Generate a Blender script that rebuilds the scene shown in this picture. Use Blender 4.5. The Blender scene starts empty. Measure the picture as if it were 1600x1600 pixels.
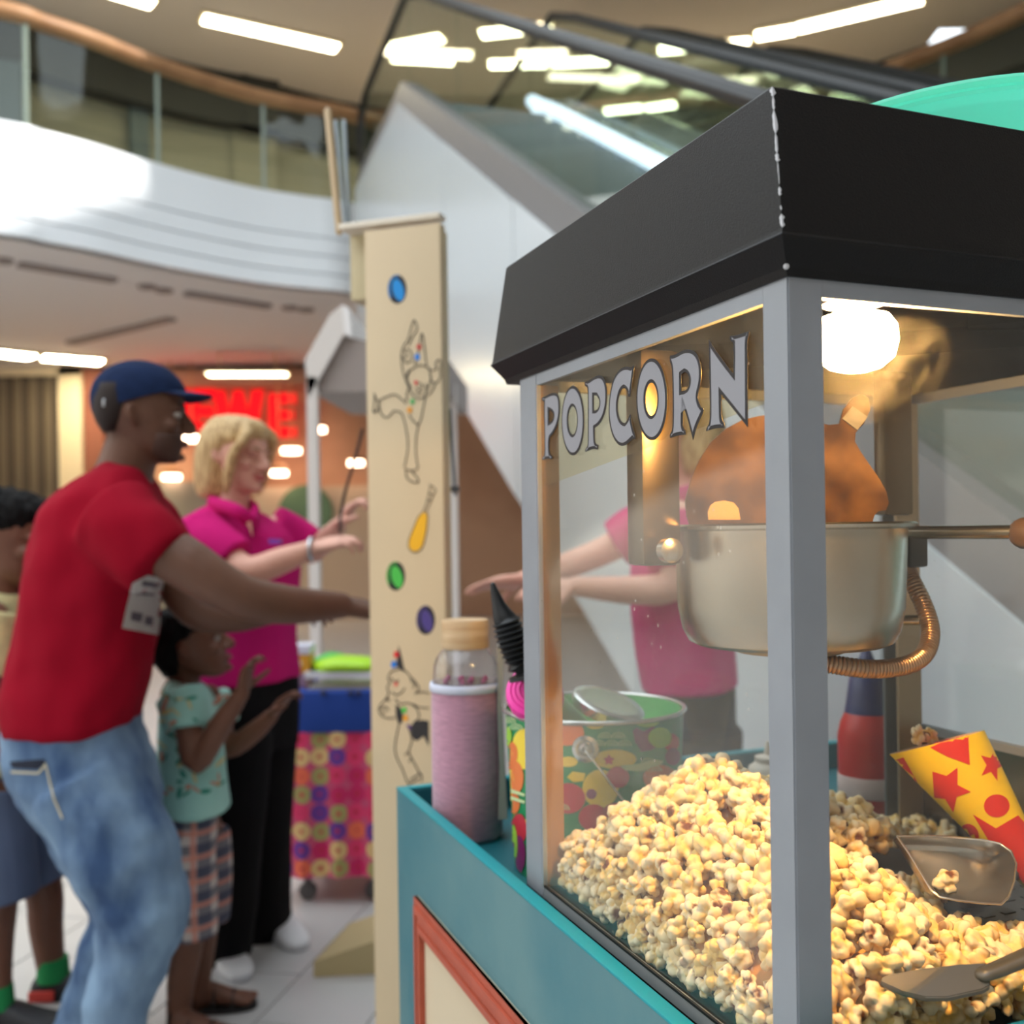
import bpy, bmesh, math, random
import numpy as np
from mathutils import Vector as V, Matrix, noise
from mathutils.bvhtree import BVHTree
R = math.radians
random.seed(7)
SC = bpy.context.scene
COL = SC.collection

# ------------------------------------------------------------------ camera, sky, exposure
CAMZ, F, CX, CY, ROLL = 1.30, 1600.0, 800.0, 834.0, R(0.8)
cam_d = bpy.data.cameras.new('camera')
cam = bpy.data.objects.new('camera', cam_d)
COL.objects.link(cam)
cam_d.sensor_width = 24; cam_d.lens = 24 * F / 1600
cam_d.shift_y = (CY - 800) / 1600
cam_d.dof.use_dof = True; cam_d.dof.focus_distance = 0.90; cam_d.dof.aperture_fstop = 3.0
cam_d.clip_start = .02; cam_d.clip_end = 200
cam.matrix_world = Matrix.Translation((0, 0, CAMZ)) @ Matrix.Rotation(R(90), 4, 'X') @ Matrix.Rotation(-ROLL, 4, 'Z')
SC.camera = cam
SC.view_settings.view_transform = 'Standard'
SC.view_settings.look = 'None'
SC.view_settings.gamma = 1
SC.view_settings.use_curve_mapping = False
SC.view_settings.exposure = 0.66
SC.cycles.max_bounces = 8; SC.cycles.diffuse_bounces = 4; SC.cycles.glossy_bounces = 4
SC.cycles.transparent_max_bounces = 24; SC.cycles.transmission_bounces = 4
SC.cycles.caustics_reflective = False; SC.cycles.caustics_refractive = False
SC.cycles.sample_clamp_indirect = 4.0
world = bpy.data.worlds.new('sky'); SC.world = world
world.use_nodes = True
world.node_tree.nodes['Background'].inputs[0].default_value = (0.86, 0.94, 1.0, 1)
world.node_tree.nodes['Background'].inputs[1].default_value = 1.9
# the low sun that comes in through the roof opening and reaches the balcony front only
sun_d = bpy.data.lights.new('sun', 'SUN'); sun_d.energy = 4.0; sun_d.angle = R(3); sun_d.color = (1, .97, .92)
sun = bpy.data.objects.new('sun', sun_d); COL.objects.link(sun)
SUN_DIR = V((-.80, .36, -.48)).normalized()
sun.rotation_euler = SUN_DIR.to_track_quat('-Z', 'Y').to_euler()

# ------------------------------------------------------------------ coordinates
_c, _s = math.cos(ROLL), math.sin(ROLL)
def ray(px, py):
    a, b = (px - CX) / F, (CY - py) / F
    return V((a * _c + b * _s, 1.0, -a * _s + b * _c))
def at(px, py, Y):                       # the point seen at a pixel of the photograph, Y metres ahead
    return V((0, 0, CAMZ)) + ray(px, py) * Y
def at_z(px, py, z):                     # ... on a horizontal plane
    r = ray(px, py); return V((0, 0, CAMZ)) + r * ((z - CAMZ) / r.z)
def at_plane(px, py, p, n):
    r = ray(px, py); o = V((0, 0, CAMZ)); return o + r * ((p - o).dot(n) / r.dot(n))
def project(p):
    q = V(p) - V((0, 0, CAMZ)); a, b = q.x / q.y, q.z / q.y
    return (CX + F * (a * _c - b * _s), CY - F * (a * _s + b * _c))

# ------------------------------------------------------------------ materials
def lin(c):
    return tuple((x / 255 / 12.92 if x / 255 <= .04045 else ((x / 255 + .055) / 1.055) ** 2.4) for x in c)
MATS = {}
def mat(name, rgb=(200, 200, 200), rough=.6, metal=0., spec=.5, noise_amt=0., noise_scale=8., bump=0., bump_scale=40.,
        emit=None, estr=0., rgb2=None, stretch=None, sheen=0., coat=0., sss=0.):
    if name in MATS: return MATS[name]
    m = bpy.data.materials.new(name); m.use_nodes = True
    nt = m.node_tree; b = nt.nodes['Principled BSDF']
    b.inputs['Base Color'].default_value = (*lin(rgb), 1)
    b.inputs['Roughness'].default_value = rough
    b.inputs['Metallic'].default_value = metal
    b.inputs['Specular IOR Level'].default_value = spec
    if sheen: b.inputs['Sheen Weight'].default_value = sheen
    if coat: b.inputs['Coat Weight'].default_value = coat
    if emit:
        b.inputs['Emission Color'].default_value = (*lin(emit), 1); b.inputs['Emission Strength'].default_value = estr
    def coords(scale):
        tc = nt.nodes.new('ShaderNodeTexCoord'); mp = nt.nodes.new('ShaderNodeMapping')
        if stretch: mp.inputs['Scale'].default_value = stretch
        nt.links.new(tc.outputs['Object'], mp.inputs[0])
        n = nt.nodes.new('ShaderNodeTexNoise'); n.inputs['Scale'].default_value = scale; n.inputs['Detail'].default_value = 5
        nt.links.new(mp.outputs[0], n.inputs['Vector']); return n
    if noise_amt or rgb2:
        n = coords(noise_scale)
        cr = nt.nodes.new('ShaderNodeValToRGB'); c = lin(rgb)
        d = lin(rgb2) if rgb2 else tuple(x * (1 - noise_amt) for x in c)
        cr.color_ramp.elements[0].position = .35; cr.color_ramp.elements[1].position = .65
        cr.color_ramp.elements[0].color = (*d, 1); cr.color_ramp.elements[1].color = (*c, 1)
        nt.links.new(n.outputs[0], cr.inputs[0]); nt.links.new(cr.outputs[0], b.inputs['Base Color'])
    if bump:
        n = coords(bump_scale); bp = nt.nodes.new('ShaderNodeBump')
        bp.inputs['Strength'].default_value = bump; bp.inputs['Distance'].default_value = .004
        nt.links.new(n.outputs[0], bp.inputs['Height']); nt.links.new(bp.outputs[0], b.inputs['Normal'])
    MATS[name] = m
    return m
def glass(name, tint=(245, 250, 248), refl=1.0, dirt=0.02, spots=0.0, rough=.02, dirt_rgb=(225, 215, 200)):
    if name in MATS: return MATS[name]
    m = bpy.data.materials.new(name); m.use_nodes = True; nt = m.node_tree
    nt.nodes.remove(nt.nodes['Principled BSDF']); out = nt.nodes['Material Output']
    N = nt.nodes.new; L = nt.links.new
    tr = N('ShaderNodeBsdfTransparent'); tr.inputs[0].default_value = (*lin(tint), 1)
    gl = N('ShaderNodeBsdfGlossy'); gl.inputs['Roughness'].default_value = rough
    fr = N('ShaderNodeFresnel')
    ge = N('ShaderNodeNewGeometry'); mi = N('ShaderNodeMapRange'); mi.inputs[3].default_value = 1.45; mi.inputs[4].default_value = 1/1.45
    L(ge.outputs['Backfacing'], mi.inputs[0]); L(mi.outputs[0], fr.inputs[0])      # same reflection from either side of a pane
    mu = N('ShaderNodeMath'); mu.operation = 'MULTIPLY'; mu.inputs[1].default_value = refl; L(fr.outputs[0], mu.inputs[0])
    mx = N('ShaderNodeMixShader'); L(mu.outputs[0], mx.inputs[0]); L(tr.outputs[0], mx.inputs[1]); L(gl.outputs[0], mx.inputs[2])
    last = mx
    if dirt or spots:
        df = N('ShaderNodeBsdfDiffuse'); df.inputs[0].default_value = (*lin(dirt_rgb), 1)
        tc = N('ShaderNodeTexCoord')
        n1 = N('ShaderNodeTexNoise'); n1.inputs['Scale'].default_value = 9; L(tc.outputs['Object'], n1.inputs['Vector'])
        mr = N('ShaderNodeMapRange'); mr.inputs[1].default_value = .35; mr.inputs[2].default_value = .7
        mr.inputs[3].default_value = dirt * .4; mr.inputs[4].default_value = dirt * 1.6; L(n1.outputs[0], mr.inputs[0])
        fac = mr.outputs[0]
        if spots:
            vo = N('ShaderNodeTexVoronoi'); vo.inputs['Scale'].default_value = 55; L(tc.outputs['Object'], vo.inputs['Vector'])
            m2 = N('ShaderNodeMapRange'); m2.inputs[1].default_value = .07; m2.inputs[2].default_value = .11
            m2.inputs[3].default_value = spots; m2.inputs[4].default_value = 0; L(vo.outputs['Distance'], m2.inputs[0])
            n2 = N('ShaderNodeTexNoise'); n2.inputs['Scale'].default_value = 12; L(tc.outputs['Object'], n2.inputs['Vector'])
            m3 = N('ShaderNodeMapRange'); m3.inputs[1].default_value = .5; m3.inputs[2].default_value = .62; L(n2.outputs[0], m3.inputs[0])
            m4 = N('ShaderNodeMath'); m4.operation = 'MULTIPLY'; L(m2.outputs[0], m4.inputs[0]); L(m3.outputs[0], m4.inputs[1])
            ad = N('ShaderNodeMath'); ad.operation = 'ADD'; L(fac, ad.inputs[0]); L(m4.outputs[0], ad.inputs[1]); fac = ad.outputs[0]
        m5 = N('ShaderNodeMixShader'); L(fac, m5.inputs[0]); L(mx.outputs[0], m5.inputs[1]); L(df.outputs[0], m5.inputs[2]); last = m5
    L(last.outputs[0], out.inputs[0]); MATS[name] = m
    return m

# ------------------------------------------------------------------ mesh helpers
def box(bm, x0, x1, y0, y1, z0, z1, M=None, bevel=0):
    vs = [bm.verts.new((x, y, z)) for x in (x0, x1) for y in (y0, y1) for z in (z0, z1)]
    fs = [bm.faces.new([vs[i] for i in f]) for f in ((0,1,3,2),(4,6,7,5),(0,4,5,1),(2,3,7,6),(0,2,6,4),(1,5,7,3))]
    if bevel:
        es = list({e for f in fs for e in f.edges})
        r = bmesh.ops.bevel(bm, geom=es, offset=bevel, segments=2, affect='EDGES', profile=.6)
        vs = list({v for f in r['faces'] for v in f.verts} | {v for v in vs if v.is_valid})
    if M is not None:
        for v in vs: v.co = M @ v.co
    return vs
def rbox(bm, c, ax, ay, az, hx, hy, hz, bevel=0):     # a box with its own axes
    M = Matrix((( ax.x, ay.x, az.x, c.x), (ax.y, ay.y, az.y, c.y), (ax.z, ay.z, az.z, c.z), (0, 0, 0, 1)))
    return box(bm, -hx, hx, -hy, hy, -hz, hz, M, bevel)
def prism(bm, pts, d):                                  # planar outline pushed along d
    a = [bm.verts.new(p) for p in pts]; b = [bm.verts.new(V(p) + d) for p in pts]
    n = len(pts); bm.faces.new(a); bm.faces.new(b[::-1])
    for i in range(n): bm.faces.new((a[i], b[i], b[(i+1) % n], a[(i+1) % n]))
def lathe(bm, prof, c=(0, 0, 0), n=32, M=None, cap0=True, cap1=True):
    c = V(c); rings = []
    for r, z in prof:
        rings.append([bm.verts.new(c + V((r * math.cos(2*math.pi*i/n), r * math.sin(2*math.pi*i/n), z))) for i in range(n)])
    for A, B in zip(rings, rings[1:]):
        for i in range(n): bm.faces.new((A[i], A[(i+1) % n], B[(i+1) % n], B[i]))
    if cap0: bm.faces.new(rings[0][::-1])
    if cap1: bm.faces.new(rings[-1])
    if M is not None:
        for rg in rings:
            for v in rg: v.co = M @ v.co
def catmull(pts, k):
    P = [V(p) for p in pts]; P = [2*P[0]-P[1]] + P + [2*P[-1]-P[-2]]; out = []
    for i in range(1, len(P) - 2):
        for j in range(k):
            t = j / k; a, b, c, d = P[i-1], P[i], P[i+1], P[i+2]
            out.append(.5*((2*b)+(c-a)*t+(2*a-5*b+4*c-d)*t*t+(3*b-a-3*c+d)*t**3))
    out.append(P[-2]); return out
def tube(bm, pts, rad, n=12, k=1, caps='round', flat=1.0, side=None):
    """tapered tube; rad a number or one per point; flat squeezes it across 'side'."""
    rs = [rad] * len(pts) if not hasattr(rad, '__len__') else list(rad)
    if k > 1:
        rs = [v.x for v in catmull([V((r, 0, 0)) for r in rs], k)]; pts = catmull(pts, k)
    pts = [V(p) for p in pts]; m = len(pts); T = []
    for i in range(m):
        t = pts[min(i+1, m-1)] - pts[max(i-1, 0)]; T.append(t.normalized() if t.length > 1e-9 else V((0, 0, 1)))
    if side is None: side = V((0, 0, 1)) if abs(T[0].z) < .9 else V((1, 0, 0))
    rings = []; nrm = V(side); lst = []
    for i in range(m):
        nrm = (nrm - T[i] * nrm.dot(T[i])).normalized(); bi = T[i].cross(nrm)
        lst.append((pts[i], rs[i], nrm.copy(), bi, T[i]))
    if caps == 'round':
        p, r, u, w, t = lst[0]; lst = [(p - t*r*math.sin(R(a)), r*math.cos(R(a)), u, w, t) for a in (80, 50, 25)] + lst
        p, r, u, w, t = lst[-1]; lst = lst + [(p + t*r*math.sin(R(a)), r*math.cos(R(a)), u, w, t) for a in (25, 50, 80)]
    for p, r, u, w, t in lst:
        rings.append([bm.verts.new(p + u*(r*flat*math.cos(2*math.pi*i/n)) + w*(r*math.sin(2*math.pi*i/n))) for i in range(n)])
    for A, B in zip(rings, rings[1:]):
        for i in range(n): bm.faces.new((A[i], A[(i+1) % n], B[(i+1) % n], B[i]))
    if caps: bm.faces.new(rings[0][::-1]); bm.faces.new(rings[-1])
def loft(bm, secs, n=24, power=2.0, k=1):
    """closed stack of ellipses: (centre, half axis vector, half axis vector)"""
    if k > 1:
        C = catmull([s[0] for s in secs], k); A = catmull([s[1] for s in secs], k); B = catmull([s[2] for s in secs], k); secs = list(zip(C, A, B))
    rings = []
    e = 2.0 / power
    for c, a, b in secs:
        rg = []
        for i in range(n):
            t = 2*math.pi*i/n; x, y = math.cos(t), math.sin(t)
            x = math.copysign(abs(x)**e, x); y = math.copysign(abs(y)**e, y)
            rg.append(bm.verts.new(V(c) + V(a)*x + V(b)*y))
        rings.append(rg)
    for A, B in zip(rings, rings[1:]):
        for i in range(n): bm.faces.new((A[i], A[(i+1) % n], B[(i+1) % n], B[i]))
    bm.faces.new(rings[0][::-1]); bm.faces.new(rings[-1])
def ball(bm, c, rx, ry=None, rz=None, seg=16, M=None):
    ry = rx if ry is None else ry; rz = rx if rz is None else rz
    r = bmesh.ops.create_uvsphere(bm, u_segments=seg, v_segments=max(6, seg*2//3), radius=1)
    for v in r['verts']:
        p = V((v.co.x*rx, v.co.y*ry, v.co.z*rz)); v.co = (M @ p if M is not None else p) + V(c)
def mesh_of(bm, name, smooth=None):
    bmesh.ops.recalc_face_normals(bm, faces=bm.faces)
    me = bpy.data.meshes.new(name); bm.to_mesh(me); bm.free()
    if smooth is not None:
        me.polygons.foreach_set('use_smooth', [True] * len(me.polygons))
        if smooth: me.set_sharp_from_angle(angle=R(smooth))
    return me
def obj(name, bm, m, parent=None, smooth=None, world_space=False, label=None):
    """links a bmesh as ONE mesh object; world_space: the mesh was laid out in world coordinates, the parent is unrotated"""
    me = bm if isinstance(bm, bpy.types.Mesh) else mesh_of(bm, name, smooth)
    if world_space and parent is not None: me.transform(basis(parent).inverted())
    o = bpy.data.objects.new(name, me); COL.objects.link(o)
    for mm in (m if isinstance(m, (list, tuple)) else [m]): me.materials.append(mm)
    if parent is not None: o.parent = parent
    if label: o['label'] = label
    return o
def basis(o):
    M = o.matrix_basis.copy(); p = o.parent
    while p is not None: M = p.matrix_basis @ M; p = p.parent
    return M
def tag(o, label, cat, group=None, kind=None):
    o['label'] = label; o['category'] = cat
    if group: o['group'] = group
    if kind: o['kind'] = kind
    return o
def thing(name, label, cat, loc=(0, 0, 0), rotz=0, group=None):
    o = bpy.data.objects.new(name, None); COL.objects.link(o); o.empty_display_size = .05
    o.location = loc; o.rotation_euler = (0, 0, rotz)
    return tag(o, label, cat, group)
def struct(name, bm, m, smooth=None, parent=None):
    o = obj(name, bm, m, parent, smooth)
    if parent is None: o['kind'] = 'structure'
    return o
def copy_tree(o, parent=None):
    c = o.copy(); COL.objects.link(c); c.parent = parent
    for ch in [x for x in bpy.data.objects if x.parent == o]: copy_tree(ch, c)
    return c
def fuse(bm, voxel=.006, smooth_it=4, name='body'):
    """one continuous skin over overlapping closed shapes"""
    me = bpy.data.meshes.new(name + '_raw'); bmesh.ops.recalc_face_normals(bm, faces=bm.faces); bm.to_mesh(me); bm.free()
    o = bpy.data.objects.new('fusing', me); COL.objects.link(o)
    r = o.modifiers.new('r', 'REMESH'); r.mode = 'VOXEL'; r.voxel_size = voxel
    if smooth_it:
        s = o.modifiers.new('s', 'SMOOTH'); s.factor = .5; s.iterations = smooth_it
    dg = bpy.context.evaluated_depsgraph_get(); dg.update()
    res = bpy.data.meshes.new_from_object(o.evaluated_get(dg)); res.name = name
    bpy.data.objects.remove(o); bpy.data.meshes.remove(me)
    res.polygons.foreach_set('use_smooth', [True] * len(res.polygons))
    return res
def decal_mesh(bm, poly, bvh, off=.0006, cuts=5, org=V((0, 0, CAMZ))):
    """flat print: a pixel outline laid onto the real surface it is printed on"""
    t = bmesh.new(); f = t.faces.new([t.verts.new((x, y, 0)) for x, y in poly])
    bmesh.ops.triangulate(t, faces=[f])
    for _ in range(cuts): 
        long = [e for e in t.edges if e.calc_length() > 7]
        if long: bmesh.ops.subdivide_edges(t, edges=long, cuts=1); bmesh.ops.triangulate(t, faces=t.faces)
    bmesh.ops.triangulate(t, faces=t.faces)
    idx = {}
    for v in t.verts:
        d = ray(v.co.x, v.co.y).normalized(); h = bvh.ray_cast(org, d)
        if h[0] is None: continue
        n = h[1] if h[1].dot(d) < 0 else -h[1]
        idx[v] = bm.verts.new(h[0] + n * off)
    for f in t.faces:
        if all(v in idx for v in f.verts):
            try: bm.faces.new([idx[v] for v in f.verts])
            except ValueError: pass
    t.free()
def circle_px(cx, cy, rx, ry=None, n=20, rot=0):
    ry = rx if ry is None else ry; c, s = math.cos(R(rot)), math.sin(R(rot)); o = []
    for i in range(n):
        t = 2*math.pi*i/n; x, y = rx*math.cos(t), ry*math.sin(t); o.append((cx + x*c - y*s, cy + x*s + y*c))
    return o
NB = bmesh.new

# ================================================================== THE SETTING
M_FLOOR = mat('floor_tile', (190, 188, 186), .35, noise_amt=.06, noise_scale=3)
M_GROUT = mat('grout', (150, 148, 146), .9)
M_WHITE = mat('white_fascia', (226, 229, 232), .3)
M_SOFFIT = mat('soffit', (232, 227, 226), .8)
M_CEIL = mat('upper_ceiling', (212, 199, 186), .8)
M_WALLB = mat('beige_wall', (226, 218, 208), .8)
M_DARK = mat('dark_header', (30, 29, 27), .6)
M_LIGHT = mat('light_strip', (255, 240, 205), .5, emit=(255, 236, 190), estr=42)
M_WOOD = mat('handrail_wood', (170, 126, 86), .5, rgb2=(146, 104, 68), noise_scale=3)
M_BGLASS = glass('balustrade_glass', (240, 246, 241), .8, dirt=.0)
M_EDGE = mat('glass_edge', (128, 140, 128), .4)

# floor: one slab, the tiles near enough to tell apart are pieces of it
bm = NB(); box(bm, -12, 10, -9, 19, -.15, -.006); floor = struct('floor', bm, M_GROUT)
TW, TL, TA = .30, .60, R(-11.6)
bm = NB(); box(bm, -TW/2+.0025, TW/2-.0025, -TL/2+.0025, TL/2-.0025, -.02, 0, bevel=.0015)
tile_me = mesh_of(bm, 'tile')
t0 = at_z(399, 1597, 0); ca, sa = math.cos(TA), math.sin(TA); n_t = 0
tiles_seen = []
for i in range(-24, 16):
    for j in range(-4, 18):
        lx, ly = (i + .5) * TW, (j + .5 + (.5 if i % 2 else 0)) * TL
        x, y = t0.x + lx*ca - ly*sa, t0.y + lx*sa + ly*ca
        if 2.1 < y < 8.6:
            px, py = project((x, y, 0))
            if -90 < px < 860: tiles_seen.append((y, x, lx))
tiles_seen.sort()
for y, x, lx in tiles_seen[:290]:
    o = obj('tile', tile_me, [], floor); 
    o.location = (x, y, 0); o.rotation_euler = (0, 0, TA)
tile_me.materials.append(M_FLOOR)
bm = NB()                                               # the floor beyond the single tiles
box(bm, -12, 10, 8.3, 19, -.03, -.002); box(bm, -12, 10, -9, 2.3, -.03, -.002)
box(bm, -12, -3.2, 2.3, 8.3, -.03, -.002); box(bm, .15, 10, 2.3, 8.3, -.03, -.002)
o = obj('far_paving', bm, M_FLOOR, floor)

# balcony: curved front, soffit, railing
fpix = [(0, 365), (75, 378), (150, 392), (225, 409), (300, 424), (400, 441), (480, 450), (540, 456)]
fpts = [V(at_z(x, y, 4.0)).to_2d() for x, y in fpix]
FC = [V((-9.4, 1.0)), V((-8.6, 4.2)), V((-7.2, 6.6)), V((-5.9, 8.3))] + fpts + [V((-.7, 12.15)), V((1.2, 12.3)), V((2.9, 11.5)), V((4.25, 10.0)), V((4.95, 9.0)), V((7.2, 6.2))]
FC = [V((p.x, p.y)) for p in catmull([p.to_3d() for p in FC], 5)]
def off_curve(d):
    o = []
    for i, p in enumerate(FC):
        t = (FC[min(i+1, len(FC)-1)] - FC[max(i-1, 0)]).normalized(); o.append(p + V((-t.y, t.x)) * d)
    return o
def ribbon(bm, d0, d1, z0, z1, i0=0, i1=None):
    A, B = off_curve(d0), off_curve(d1); i1 = len(FC) if i1 is None else i1
    rows = [[bm.verts.new((*q, z)) for q, z in ((A[i], z0), (B[i], z0), (B[i], z1), (A[i], z1))] for i in range(i0, i1)]
    for a, b in zip(rows, rows[1:]):
        for k in range(4): bm.faces.new((a[k], b[k], b[(k+1) % 4], a[(k+1) % 4]))
    bm.faces.new(rows[0]); bm.faces.new(rows[-1][::-1])
bm = NB(); ribbon(bm, .02, .15, 4.0, 4.98); fascia = struct('trim_1', bm, mat('fascia_gap', (168, 172, 178), .6), 30)
for z0, z1 in ((4.0, 4.16), (4.175, 4.36), (4.375, 4.56), (4.575, 5.0)):
    bm = NB(); ribbon(bm, -.01, .03, z0, z1); obj('fascia_panel', bm, M_WHITE, fascia, 30)
def slab(name, z0, z1, d, yb, m):
    bm = NB(); C = off_curve(d)
    if abs(d) > 1: C = [sum((C[min(max(j, 0), len(C)-1)] for j in range(i-7, i+8)), V((0, 0)))/15 for i in range(0, len(C), 3)]
    a = [[bm.verts.new((p.x, p.y, z)) for z in (z0, z1)] + [bm.verts.new((p.x*1.12, yb, z)) for z in (z1, z0)] for p in C]
    for p, q in zip(a, a[1:]):
        for k in range(4): bm.faces.new((p[k], q[k], q[(k+1) % 4], p[(k+1) % 4]))
    return struct(name, bm, m)
slab('ceiling', 4.0, 4.9, .1, 19, M_SOFFIT)
slab('ceiling_upper', 7.4, 7.6, -1.5, 19, M_CEIL)
bm = NB(); box(bm, 1.35, 9.2, -9, 12.6, 7.43, 7.6); struct('ceiling_side', bm, M_CEIL)
bm = NB(); prism(bm, [V((-3.6, 9.99, 7.46)), V((1.4, 7.74, 7.46)), V((1.4, 12.6, 7.46)), V((-3.2, 11.6, 7.46))], V((0, 0, .12))); struct('ceiling_sun_blocker', bm, M_CEIL)  # unseen slab added to cut off the sun along the balcony front
bm = NB(); box(bm, -10.2, 9.2, -9, -6, 7.4, 7.6); struct('ceiling_rear', bm, M_CEIL)
for nm, b in (('wall_left', (-10.4, -10.2, -9, 19, 0, 7.6)), ('wall_right', (9.2, 9.4, -9, 19, 0, 7.6)), ('wall_rear', (-10.4, 9.4, -9.2, -9, 0, 7.6))):
    bm = NB(); box(bm, *b); struct(nm, bm, M_WALLB)
# railing
rail = thing('balustrade', 'curved glass balustrade with wooden handrail along the upper balcony', 'railing')
hc = off_curve(.05); bm = NB(); tube(bm, [(p.x, p.y, 6.0) for p in hc], .10, 10, side=V((0, 0, 1)), flat=.75); obj('handrail', bm, M_WOOD, rail, 0)
want = [-900, -420, -200, 40, 245, 420, 535, 700, 880, 1060, 1250, 1450, 1700]
pxs = [project((p.x, p.y, 5.4))[0] if p.y > 2 else -2000 for p in hc]
cuts = sorted({min(range(len(FC)), key=lambda i: abs(pxs[i] - w)) for w in want} | {0, len(FC)-1})
for a, b in zip(cuts, cuts[1:]):
    bm = NB(); ribbon(bm, .05, .065, 4.98, 5.93, a, b + 1); obj('glass_pane', bm, M_BGLASS, rail, 30)
for i in cuts[1:-1]:
    p = hc[i]; bm = NB(); box(bm, p.x-.018, p.x+.018, p.y-.012, p.y+.012, 4.98, 5.93); obj('post', bm, M_EDGE, rail)
# upper shop fronts behind the railing
M_BLIND = mat('blinds', (168, 162, 142), .7, rgb2=(142, 136, 120), noise_scale=1.2, stretch=(.15, .15, 14))
bm = NB(); ribbon(bm, 3.0, 3.2, 4.9, 6.75); wu = struct('wall_upper', bm, M_BLIND, 30)
bm = NB(); ribbon(bm, 2.7, 3.2, 6.75, 7.4); struct('trim_2', bm, M_DARK, 30)
for k, i in enumerate((18, 27, 36, 44)):
    p, q = off_curve(2.95)[i], off_curve(2.95)[i+1]; t = (q-p).normalized()
    bm = NB(); rbox(bm, V((p.x, p.y, 5.83)), V((t.x, t.y, 0)), V((-t.y, t.x, 0)), V((0, 0, 1)), .12 if k else .5, .06, .92)
    obj('window_post', bm, mat('grey_blue', (92, 104, 108), .5), wu)
# wall under the balcony: shop fronts at the far end
YB = 16.2
bm = NB(); box(bm, -12, 10, YB, YB+.2, 0, 4.0); struct('wall_front', bm, mat('shop_brown', (196, 156, 128), .7, rgb2=(166, 124, 98), noise_scale=.6))
def at_b(px, py, d=0): return at(px, py, YB - d)
def wall_panel(name, px0, px1, py0, py1, m, depth=.12, label=None, cat=None, kind=None):
    a, b = at_b(px0, py1, depth), at_b(px1, py0, depth)
    bm = NB(); box(bm, a.x, b.x, YB-depth, YB, max(a.z, 0), b.z); o = obj(name, bm, m)
    if kind: o['kind'] = kind
    else: tag(o, label, cat)
    return o
sh = thing('roller_shutter', 'closed dark shutter of upright slats in a cream frame, far left', 'shutter', (at_b(40, 800).x, YB-.1, 0))
a, b = at_b(-60, 1000), at_b(98, 585)
for k in range(14):
    x0 = a.x + (b.x-a.x)*k/14; x1 = a.x + (b.x-a.x)*(k+1)/14
    bm = NB(); box(bm, x0+.01, x1-.01, YB-.14-.03*(k % 2), YB-.04, .02, b.z); obj('slat', bm, mat('slat_%d' % (k % 2), ((104, 92, 78), (68, 58, 50))[k % 2], .6), sh, world_space=True)
for (x0, x1, y0, y1) in ((96, 127, 566, 1000), (-60, 127, 560, 588)):
    a, b = at_b(x0, y1, .25), at_b(x1, y0, .25); bm = NB(); box(bm, a.x, b.x, YB-.25, YB-.02, max(a.z, 0), b.z); obj('frame', bm, mat('cream_frame', (205, 190, 165), .6), sh, world_space=True)
wall_panel('trim_3', 127, 160, 574, 990, mat('red_brown', (128, 74, 58), .7), .2, kind='structure')
wall_panel('trim_4', 245, 330, 752, 990, mat('grey_column', (150, 142, 130), .7), .5, kind='structure')
wall_panel('trim_5', 400, 620, 758, 990, mat('pale_panel', (196, 172, 148), .7), .3, kind='structure')
wall_panel('trim_6', 160, 620, 575, 606, mat('brown_band', (178, 140, 116), .7), .35, kind='structure')
bm = NB(); c = at_b(478, 800, .34); lathe(bm, [(.42, 0), (.42, .03)], (0, 0, 0), 28, Matrix.Rotation(R(90), 4, 'X'))
for v in bm.verts: v.co += V((c.x, c.y, c.z))
tag(obj('round_sign', bm, mat('sage_green', (92, 122, 92), .6)), 'round dull green sign on the pale panel below the red shop letters', 'sign')
# the lit red shop name
sg = thing('shop_sign', 'lit red capital letters of the supermarket name above its entrance', 'sign', at_b(380, 650))
M_RED = mat('sign_red', (120, 2, 6), .9, spec=.1, emit=(255, 20, 30), estr=.8)
LET = {'R': [[(0,0),(0,7),(4,7),(5,6),(5,4.2),(4.1,3.3),(5.2,0),(3.4,0),(2.5,3),(1.7,3),(1.7,0)], [(1.7,4.4),(3.3,4.4),(3.3,5.6),(1.7,5.6)]],
       'E': [[(0,0),(0,7),(4.6,7),(4.6,5.4),(1.8,5.4),(1.8,4.3),(4.2,4.3),(4.2,2.8),(1.8,2.8),(1.8,1.6),(4.6,1.6),(4.6,0)]],
       'W': [[(1.2,0),(-.2,7),(1.6,7),(2.3,3),(3.2,7),(4.6,7),(5.5,3),(6.2,7),(8,7),(6.6,0),(4.8,0),(3.9,3.6),(3,0)]]}
def letter_mesh(loops, place, depth, name, bevel=0, offset=0):
    cu = bpy.data.curves.new(name, 'CURVE'); cu.dimensions = '2D'; cu.fill_mode = 'BOTH'; cu.extrude = depth; cu.bevel_depth = bevel; cu.offset = offset; cu.bevel_resolution = 1
    for lp in loops:
        sp = cu.splines.new('POLY'); sp.points.add(len(lp)-1); sp.use_cyclic_u = True
        for q, p in zip(sp.points, lp): q.co = (p[0], p[1], 0, 1)
    o = bpy.data.objects.new('fusing', cu); COL.objects.link(o)
    dg = bpy.context.evaluated_depsgraph_get(); me = bpy.data.meshes.new_from_object(o.evaluated_get(dg)); me.name = name
    bpy.data.objects.remove(o); me.transform(place); me.update(); return me
x0s = (('R', 228, 292, 603, 672), ('E', 290, 338, 607, 678), ('W', 335, 412, 609, 682), ('E', 420, 464, 614, 683))
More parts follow.
